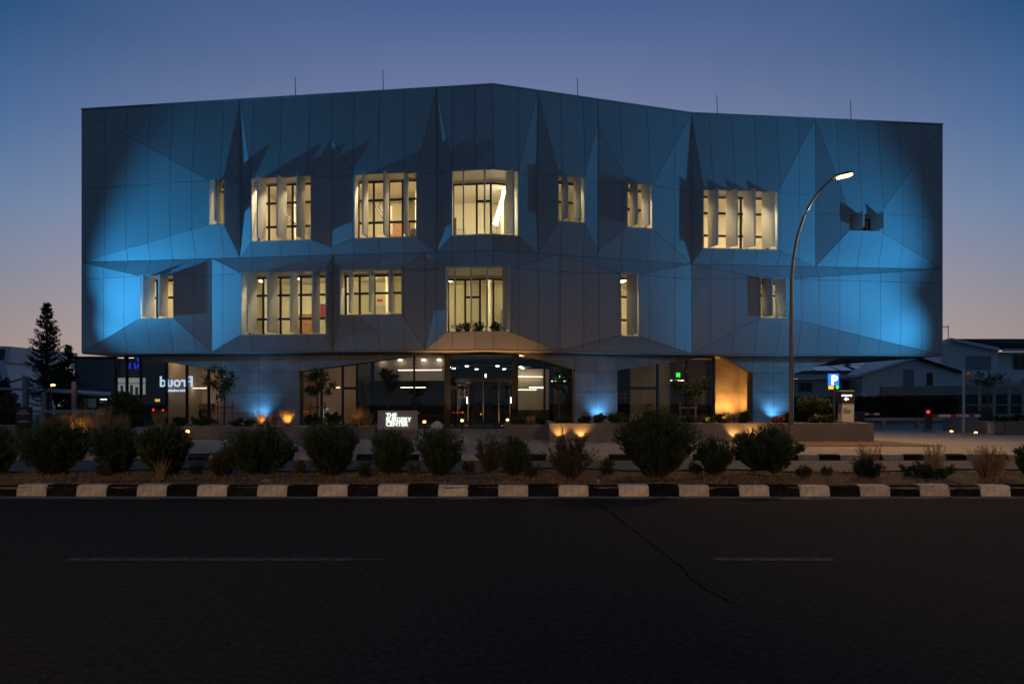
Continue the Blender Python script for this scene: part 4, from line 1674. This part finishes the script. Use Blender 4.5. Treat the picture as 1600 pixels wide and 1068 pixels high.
Yp = 21.8
xp = fx(1304, Yp)
t = empty('parking_sign', (xp, Yp, .6), 'lit blue parking sign with a white letter P on a dark post', 'sign')
MB().tube([(xp + .02, Yp + .06, .6), (xp + .02, Yp + .06, fz(590, Yp))], .045, 8).build('post', 'dark', t)
MB().box(fx(1295.5, Yp), fx(1311, Yp), Yp, Yp + .08, fz(602, Yp), fz(583.5, Yp)).build('blue_panel', 'em_blue', t)
text('letter_p', 'P', .40, 'em_white', t, (fx(1298.6, Yp), Yp - .012, fz(600.0, Yp)), extrude=.006, offset=.012)
MB().box(fx(1296, Yp), fx(1302.5, Yp), Yp, Yp + .06, fz(607.5, Yp), fz(602.6, Yp)).build('orange_panel', 'em_orange', t)
g = MB()
gx, gz_ = fx(1309, Yp), fz(604.2, Yp)
g.box(gx - .05, gx + .05, Yp + .01, Yp + .04, gz_ - .018, gz_ + .018).box(gx - .018, gx + .018, Yp + .005, Yp + .045, gz_ - .06, gz_ + .05)
g.build('green_cross', 'em_green', t)

Yt = 22.6
t = empty('entrance_totem', (fx(1324.5, Yt), Yt, .6), 'pale totem with dark lit head reading ENTRANCE above a left arrow', 'sign')
MB().box(fx(1316, Yt), fx(1334.5, Yt), Yt, Yt + .3, .55, fz(629, Yt)).build('body', 'sign_pale', t)
MB().box(fx(1313.5, Yt), fx(1335.5, Yt), Yt - .02, Yt + .32, fz(629, Yt), fz(611, Yt)).build('head', 'dark', t)
MB().box(fx(1314, Yt), fx(1335, Yt), Yt, Yt + .3, fz(611, Yt), fz(609.5, Yt)).build('cap', 'sign_pale', t)
text('entrance_letters', 'ENTRANCE', .066, 'em_white', t, (fx(1314.6, Yt), Yt - .03, fz(618.6, Yt)), extrude=.003, offset=.003)
ax, az = fx(1318.5, Yt), fz(623, Yt)
MB().prism([(ax, Yt - .03, az), (ax + .07, Yt - .03, az - .06), (ax + .07, Yt - .03, az - .02), (ax + .15, Yt - .03, az - .02),
            (ax + .15, Yt - .03, az + .02), (ax + .07, Yt - .03, az + .02), (ax + .07, Yt - .03, az + .06)], (0, .008, 0)).build('arrow', 'em_white', t)
for k, ln in enumerate(('THE', 'SURGERY', 'CENTER')):
    text('letter_row', ln, .065, 'dark', t, (fx(1317.6, Yt), Yt - .006, fz(639.5 + 2.8 * k, Yt)), extrude=.002)

Yd = 21.6
t = empty('notice_board', (fx(36, Yd), Yd, GZ), 'dark notice board with two rows of faint white writing at the far left', 'sign')
MB().box(fx(24, Yd), fx(48, Yd), Yd, Yd + .08, GZ, fz(635, Yd)).build('board', 'dark', t)
for (a, b, y0, y1) in ((30, 41, 640.6, 642.6), (26.5, 44.5, 644.2, 646.4), (34, 37, 648, 649.4), (32, 39, 655.6, 656.8), (27, 46, 657.8, 659.2)):
    MB().box(fx(a, Yd), fx(b, Yd), Yd - .006, Yd, fz(y1, Yd), fz(y0, Yd)).build('text_line', 'sign_grey', t)

# ================================================================== DRIVE AND BARRIERS AT THE RIGHT
Yb = 26.6
def seg_arm(x0, x1, z, Y, t):
    n = int(abs(x1 - x0) / .22)
    for k in range(n):
        a, b = x0 + (x1 - x0) * k / n, x0 + (x1 - x0) * (k + 1) / n
        MB().box(min(a, b) + .001, max(a, b) - .001, Y - .02, Y + .02, z - .05, z + .05).build('arm_segment', 'red' if k % 3 == 1 and n < 40 else 'white', t)


x = fx(1451, Yb)
t = empty('signal_bollard', (x, Yb, GZ), 'dark bollard with a red signal light at the drive entrance', 'bollard')
MB().box(x - .1, x + .1, Yb - .08, Yb + .08, GZ, fz(638, Yb)).build('post', 'dark', t)
MB().box(x - .17, x + .17, Yb - .15, Yb + .15, GZ, GZ + .12).build('foot', 'planter', t)
MB().lathe((x - .07, Yb - .10, fz(645, Yb)), [(.05, 0), (.05, .1)], 10).build('signal_lamp', 'em_red', t)
x = fx(1540, Yb)
t = empty('parking_barrier', (x, Yb, GZ), 'dark barrier box with a red and white arm reaching to the bollard', 'barrier')
MB().box(x - .18, x + .18, Yb - .15, Yb + .15, GZ, fz(641, Yb)).build('housing', 'dark', t)
seg_arm(x - .2, fx(1457, Yb), fz(649, Yb), Yb, t)
x = fx(1345, 30)
t = empty('parking_barrier', (x, 30, GZ), 'red and white barrier arm behind the entrance totem', 'barrier')
MB().box(x - .2, x + .1, 29.85, 30.15, GZ, fz(643, 30)).build('housing', 'dark', t)
seg_arm(x + .1, fx(1374, 30), fz(646.5, 30), 30, t)
# low wall rail
t = empty('low_rail', (fx(1430, 31), 31, GZ), 'low beige beam on short posts across the back of the drive', 'rail')
MB().box(fx(1340, 31), fx(1496, 31), 30.9, 31.1, fz(657, 31), fz(652, 31)).build('beam', 'render_beige', t)
for px in (1380, 1433, 1493):
    MB().box(fx(px - 2.5, 31), fx(px + 2.5, 31), 30.92, 31.08, GZ, fz(657, 31)).build('post', 'render_beige', t)
x = fx(1506, 26.2)
t = empty('sign_mast', (x, 26.2, GZ), 'slim grey mast with a small orange plate beside the barrier', 'mast')
MB().tube([(x, 26.2, GZ), (x, 26.2, fz(576, 26.2))], .05, 8).build('mast', 'galv', t)
MB().box(x + .06, x + .24, 26.15, 26.18, fz(591, 26.2), fz(585.5, 26.2)).build('orange_plate', mat('orange_plate', (.45, .13, .02), .6), t)
MB().box(x + .06, x + .2, 26.15, 26.18, fz(585, 26.2), fz(581.5, 26.2)).build('white_plate', 'white', t)
t = empty('trellis', (fx(1565, 29), 29, GZ), 'tall steel trellis of thin posts and rails at the right', 'trellis')
for px in (1531, 1553.5, 1577, 1599):
    MB().box(fx(px, 29) - .04, fx(px, 29) + .04, 28.96, 29.04, GZ, fz(590, 29)).build('post', 'galv', t)
for py in (602, 632, 651):
    MB().box(fx(1508, 29), fx(1640, 29), 28.9, 28.93, fz(py, 29) - .02, fz(py, 29) + .02).build('rail', 'galv', t)
x = fx(1563, 25.1)
hoop = MB().tube([(x + .24 * math.cos(a), 25.15, GZ + .24 + .24 * math.sin(a)) for a in [math.pi * 2 * k / 24 for k in range(25)]], .016, 6)
tag(hoop.build('bike_hoop', 'dark'), 'dark round bicycle hoop against the right planter wall', 'bike rack')
x = fx(1548, 25.2)
tag(MB().prism([(x - .07, 25.1, GZ), (x + .07, 25.1, GZ), (x + .07, 25.1, fz(661, 25.1)), (x - .05, 25.1, fz(660, 25.1)), (x - .07, 25.1, fz(661.5, 25.1))], (0, .16, 0)).build('stub_post', 'render_beige'),
    'short beige stub post left of the bicycle hoop', 'post')

# hedge and boundary walls
def hedge(px0, px1, ytop, Y, n, label, seed, m='conifer'):
    random.seed(seed)
    x0, x1, zt = fx(px0, Y), fx(px1, Y), fz(ytop, Y)
    t = empty('hedge', ((x0 + x1) / 2, Y, GZ), label, 'hedge')
    MB().box(x0 + .1, x1 - .1, Y + .25, Y + .7, GZ, zt - .2).build('inner_branches', 'conifer', t)
    g = MB()
    for k in range(n):
        c = Vector((random.uniform(x0, x1), Y + random.uniform(0, .9), GZ + (zt - GZ) * random.random() ** .7 + random.uniform(-.05, .08)))
        leaf(g, c, (rnd_dir() + Vector((0, -.3, .3))).normalized(), random.uniform(.10, .2), .08)
    g.build('foliage', m, t)


hedge(1238, 1500, 621, 38, 9000, 'long dark clipped hedge in front of the white houses', 5)
t = empty('boundary_wall', (fx(1490, 42), 42, GZ), 'beige boundary wall behind the hedge in front of the houses', 'wall')
MB().prism([pt(1378, 617, 42), pt(1660, 614, 42), pt(1660, 600, 42), pt(1378, 604, 42)], (0, .25, 0)).build('parapet', 'render_beige', t)
MB().prism([pt(1378, 646, 42), pt(1660, 646, 42), pt(1660, 614.3, 42), pt(1378, 617.3, 42)], (0, .2, 0)).build('base_wall', 'dark_wall', t)

# ================================================================== WHITE HOUSES AT THE RIGHT
def house_window(px0, px1, py0, py1, Y, parent, m='dark_glass', bars=1):
    f_ = MB()
    x0, x1, z0, z1 = fx(px0, Y), fx(px1, Y), fz(py1, Y), fz(py0, Y)
    for (a, b, c, d) in ((x0, x0 + .07, z0, z1), (x1 - .07, x1, z0, z1), (x0 + .07, x1 - .07, z0, z0 + .07), (x0 + .07, x1 - .07, z1 - .07, z1)):
        f_.box(a, b, Y - .06, Y - .002, c, d)
    for k in range(bars):
        xm = x0 + (x1 - x0) * (k + 1) / (bars + 1)
        f_.box(xm - .03, xm + .03, Y - .055, Y - .002, z0 + .07, z1 - .07)
    w_ = f_.build('window', 'sign_grey', parent)
    MB().box(x0 + .07, x1 - .07, Y - .03, Y - .004, z0 + .07, z1 - .07).build('pane', m, w_)


Yh = 48
t = empty('white_house', (fx(1420, Yh), Yh, GZ), 'single storey white house with a gable and solar panels on its roof', 'house')
gz0 = GZ
MB().prism([(fx(1347, Yh), Yh, gz0), (fx(1500, Yh), Yh, gz0), pt(1500, 582, Yh), pt(1433, 561, Yh), pt(1347, 588, Yh)], (0, 9, 0)).build('gable_wall', 'render_white', t)
MB().prism([pt(1340, 589, Yh - .4), pt(1433, 560, Yh - .4), pt(1433, 556, Yh - .4), pt(1340, 585, Yh - .4)], (0, 10, 0)).build('roof_slope', 'render_white', t)
MB().prism([pt(1433, 560, Yh - .4), pt(1506, 583, Yh - .4), pt(1506, 580, Yh - .4), pt(1433, 556, Yh - .4)], (0, 10, 0)).build('roof_slope', 'roof_tile', t)
MB().box(fx(1180, 50), fx(1347, 50) - .02, 50, 57, gz0, fz(592, 50)).build('wing_wall', 'render_white', t)
e0, e1 = pt(1180, 591, 49.3), pt(1344, 586, 49.3)
e0.z = e1.z = fz(589, 49.3)
r0, r1 = Vector((e0.x, 55, fz(566, 55))), Vector((e1.x + 2.4, 55, fz(566, 55)))
MB().prism([e0, e1, r1, r0], (0, 0, .16)).build('wing_roof', 'roof_tile', t)
MB().box(e0.x, e1.x, 49.15, 49.295, e0.z - .1, e0.z + .18).build('eaves_board', 'render_white', t)
house_window(1248, 1269, 597, 612, 50, t, bars=1)
house_window(1316, 1344, 594, 614, 50, t, bars=3)
house_window(1412, 1427, 577, 604, Yh, t, m='sign_grey', bars=1)
MB().box(fx(1448, Yh), fx(1457, Yh), Yh - .05, Yh - .004, fz(602, Yh), fz(582, Yh)).build('door', 'dark_glass', t)
sl = (r0 - e0)
ex = (e1 - e0).normalized()
for k, (a, ln) in enumerate(((1.2, 1.7), (3.05, 1.7), (4.9, 1.7), (6.75, 1.0), (8.2, 1.7), (9.9, 1.2))):
    for row in range(2):
        s0, s1 = .22 + .36 * row, .54 + .36 * row
        o0 = e0 + ex * (a + .45 * row) + Vector((0, 0, .20))
        q = [o0 + sl * s0, o0 + ex * ln + sl * s0, o0 + ex * ln + sl * s1, o0 + sl * s1]
        MB().prism(q, (0, 0, .05)).build('solar_panel', 'solar', t)

Y2 = 58
t = empty('tall_white_house', (fx(1560, Y2), Y2, GZ), 'two storey white house with dark tiled roof behind the gabled house', 'house')
MB().prism([(fx(1470, Y2), Y2, gz0), (fx(1560, Y2), Y2, gz0), pt(1560, 546, Y2), pt(1487, 532, Y2), pt(1470, 537, Y2)], (0, 8, 0)).build('gable_wall', 'render_white', t)
MB().box(fx(1560, Y2) + .01, fx(1700, Y2), Y2 + .6, Y2 + 8, gz0, fz(549, Y2)).build('side_wall', 'render_white', t)
MB().prism([pt(1464, 538, Y2 - .6), pt(1487, 531, Y2 - .6), pt(1562, 547.5, Y2 - .6), pt(1562, 542.5, Y2 - .6), pt(1487, 527.5, Y2 - .6), pt(1464, 535, Y2 - .6)], (0, .3, 0)).build('verge_board', 'render_white', t)
MB().prism([pt(1486, 529, Y2 - .3), pt(1700, 529, Y2 + 2.5), pt(1700, 545, Y2 - .3), pt(1562, 545, Y2 - .3)], (0, 1.0, 0)).build('roof', 'roof_tile', t)
MB().box(fx(1562, Y2), fx(1700, Y2), Y2 - .5, Y2 - .3, fz(549.5, Y2), fz(545.4, Y2)).build('fascia', 'render_white', t)
house_window(1509, 1548, 556, 579, Y2, t, m='sign_grey', bars=1)
house_window(1582, 1606, 554, 578, Y2 + .6, t, bars=1)
MB().box(fx(1495, Y2), fx(1700, Y2), Y2 - 1.6, Y2 - 1.45, fz(596, Y2), fz(579, Y2)).build('balcony_parapet', 'render_white', t)
ab = pt(1482, 530, Y2)
an = MB().tube([ab, ab + Vector((0, 0, 1.15))], .03, 5)
an.tube([ab + Vector((-.5, 0, 1.0)), ab + Vector((.05, 0, 1.1))], .02, 4)
for dx in (-.42, -.25, -.08):
    an.tube([ab + Vector((dx, -.1, .92)), ab + Vector((dx + .05, .1, 1.2))], .015, 4)
an.build('antenna', 'dark', t)

# ================================================================== LEFT SIDE
Yg = 46
t = empty('grey_block', (fx(150, Yg), Yg, GZ), 'flat roofed dark grey building behind the terrace at the left', 'building')
MB().box(fx(116, Yg), fx(330, Yg), Yg, Yg + 8, fz(622, Yg), fz(558, Yg)).build('upper_wall', 'grey_block', t)
MB().box(fx(116, Yg), fx(330, Yg), Yg - .1, Yg, fz(559.5, Yg), fz(556.5, Yg)).build('coping', 'dark', t)
MB().box(fx(88, Yg), fx(330, Yg), Yg + 3, Yg + 3.2, GZ, fz(622, Yg)).build('cafe_rear_wall', 'render_white', t)
MB().box(fx(116, Yg), fx(330, Yg), Yg + .02, Yg + 3, fz(622, Yg) - .02, fz(622, Yg) - .005).build('cafe_ceiling', 'render_white', t)
for px in (120, 152, 180):
    MB().box(fx(px, Yg) - .08, fx(px, Yg) + .08, Yg + .02, Yg + .2, GZ, fz(622.2, Yg)).build('column', 'dark', t)
for px in (140, 160):
    MB().box(fx(px, Yg), fx(px, Yg) + .5, Yg + 1, Yg + 1.15, fz(624, Yg), fz(623, Yg)).build('cafe_light', 'em_warm_room', t)
for (a, b, y0, y1) in ((124, 131, 630, 644), (155, 163, 629, 641), (133, 139, 636, 648), (145, 151, 637, 648)):
    MB().box(fx(a, Yg + 2), fx(b, Yg + 2), Yg + 2, Yg + 2.3, fz(y1, Yg + 2), fz(y0, Yg + 2)).build('cafe_furniture', 'dark_glass', t)
t = empty('lit_kiosk', (fx(96, 44), 44, GZ), 'small white lit kiosk front behind the conifer trunk', 'kiosk')
MB().box(fx(86, 44), fx(108, 44), 44, 46, GZ, fz(616, 44)).build('wall', 'dark_wall', t)
for (a, b, y0, y1) in ((91, 94, 622, 628), (91, 94, 630, 636), (96.5, 99, 623.5, 627), (96.5, 99.5, 629.5, 634)):
    MB().box(fx(a, 44), fx(b, 44), 43.95, 43.995, fz(y1, 44), fz(y0, 44)).build('lit_pane', 'em_shop', t)

Ye = 52
t = empty('white_villa', (fx(0, Ye), Ye, GZ), 'pale cantilevered villa cut off by the left picture edge', 'house')
MB().prism([pt(-60, 566, Ye), pt(14, 566, Ye), pt(17, 541, Ye), pt(-60, 538, Ye)], (0, 8, 0)).build('upper_storey', 'render_white', t)
MB().prism([pt(-60, 563, Ye), pt(6, 562, Ye), pt(8, 545, Ye), pt(-60, 543, Ye)], (0, -.04, 0)).build('window', 'dark_glass', t)
MB().prism([pt(-60, 650, Ye), pt(15, 650, Ye), pt(15, 595, Ye), pt(8, 566.3, Ye), pt(-60, 566.3, Ye)], (0, 6, 0)).build('lower_storey', 'render_white', t)


def conifer(px, ytop, hw, Y, n, label, seed, m='conifer'):
    random.seed(seed)
    x, zt = fx(px, Y), fz(ytop, Y)
    h = zt - GZ
    R0 = hw * Y / F
    t = empty('conifer_tree', (x, Y, GZ), label, 'tree')
    tr, cr = MB(), MB()
    tr.tube([(x, Y, GZ), (x, Y, zt - .1)], [.16, .02], 7)
    nb = n
    for k in range(nb):
        f_ = random.random() ** .85
        z = GZ + h * (.10 + .89 * f_)
        r = R0 * (1 - f_) ** .78 * random.uniform(.65, 1.12) + .06
        a = random.uniform(0, 6.28)
        d = Vector((math.cos(a), math.sin(a), random.uniform(.1, .5)))
        o = Vector((x, Y, z))
        e = o + Vector((d.x * r, d.y * r, r * (.28 + .25 * f_)))
        mid = o.lerp(e, .55) + Vector((0, 0, -.13 * r))
        tr.tube([o, mid, e], [.02, .014, .005], 3, cap=False)
        for q in range(int(9 + r * 16)):
            s = random.uniform(.15, 1.02)
            c = o.lerp(mid, s * 2) if s < .5 else mid.lerp(e, s * 2 - 1)
            dd = ((e - mid).normalized() + rnd_dir() * .75 + Vector((0, 0, .25))).normalized()
            leaf(cr, c, dd, random.uniform(.12, .26), random.uniform(.04, .07))
    tr.build('trunk', 'bark', t)
    cr.build('crown', m, t)


conifer(73, 473, 34, 44, 330, 'tall spire shaped conifer against the dusk sky at the left', 31)
conifer(106, 540, 19, 41, 170, 'shorter dense dark conifer beside the tall one', 32)
shrub(66, 112, 572, 650, 38, 2600, 'round dim broad leaved tree in front of the conifers', 'leaf', 'round_tree', None, seed=80, base_z=1.1, leafl=.22, leafw=.10, cat='tree', stems=40)
shrub(-14, 14, 576, 612, 40, 1500, 'dark rounded tree top by the pale villa', 'shrub', 'round_tree', None, seed=81, base_z=.5, leafl=.22, leafw=.1, cat='tree')

# shade canopy with masts
Yc = 34
t = empty('shade_canopy', (fx(80, Yc), Yc, GZ), 'long grey shade canopy on steel masts at the left', 'canopy')
MB().prism([pt(-60, 604, Yc), pt(40, 606.5, Yc), pt(175, 616.5, Yc), pt(175, 619, Yc), pt(40, 610, Yc), pt(-60, 608, Yc)], (0, 3.5, 0)).build('canopy_sheet', 'galv', t)
for px, y0 in ((41.5, 589), (71, 612), (118, 596)):
    MB().box(fx(px, Yc) - .11, fx(px, Yc) + .11, Yc - .16, Yc - .02, GZ, fz(y0, Yc)).build('mast', 'galv', t)
for (a, b, c, d) in ((5, 600, 39, 590), (76, 606, 50, 617), (100, 604, 117, 598)):
    MB().tube([pt(a, b, Yc - .1), pt(c, d, Yc - .1)], .04, 5).build('stay', 'dark', t)
MB().prism([pt(45, 613, Yc + 1), pt(84, 620, Yc + 1), pt(84, 622, Yc + 1), pt(45, 617, Yc + 1)], (0, 2, 0)).build('lower_sheet', 'galv', t)
t = empty('terrace_parapet', (fx(110, 31), 31, GZ), 'low grey terrace rail on stone posts at the left', 'rail')
MB().box(fx(48, 31), fx(162, 31), 30.8, 31, fz(644.5, 31), fz(640, 31)).build('rail_beam', 'render_beige', t)
for px in (68, 121, 152):
    MB().box(fx(px, 31) - .1, fx(px, 31) + .1, 30.82, 30.98, GZ, fz(644.6, 31)).build('post', 'render_beige', t)
MB().box(fx(48, 31), fx(162, 31), 31.4, 31.6, GZ, fz(648, 31)).build('dark_panel', 'dark_wall', t)
x = fx(82.5, 33)
t = empty('terrace_lamp', (x, 33, GZ), 'amber lamp on a thin post in front of the round dim tree', 'lamp')
MB().tube([(x - .1, 33, GZ), (x - .1, 33, fz(602, 33))], .05, 7).build('post', 'bark', t)
MB().lathe((x, 33, fz(602.5, 33)), [(.08, 0), (.1, .05), (.05, .09)], 12).build('lamp', 'em_garden', t)
tag(MB().box(fx(-60, 21.4), fx(23, 21.4), 21.4, 21.7, GZ, fz(664, 21.4)).build('low_wall', 'planter'), 'low concrete wall at the left edge beside the notice board', 'wall')

# distant tree line that closes the horizon
random.seed(55)
fo_ = MB()
for k in range(5200):
    x = random.uniform(-190, 190)
    y = random.uniform(120, 128)
    hh = 3.2 + 1.3 * math.sin(x * .13) + .9 * math.sin(x * .37 + 2)
    c = Vector((x, y, random.random() ** .6 * max(1, hh)))
    leaf(fo_, c, rnd_dir(), random.uniform(.8, 1.6), random.uniform(.6, 1.1))
o = fo_.build('far_trees', 'conifer')
o['kind'] = 'stuff'
o['label'] = 'dark distant line of trees along the horizon'
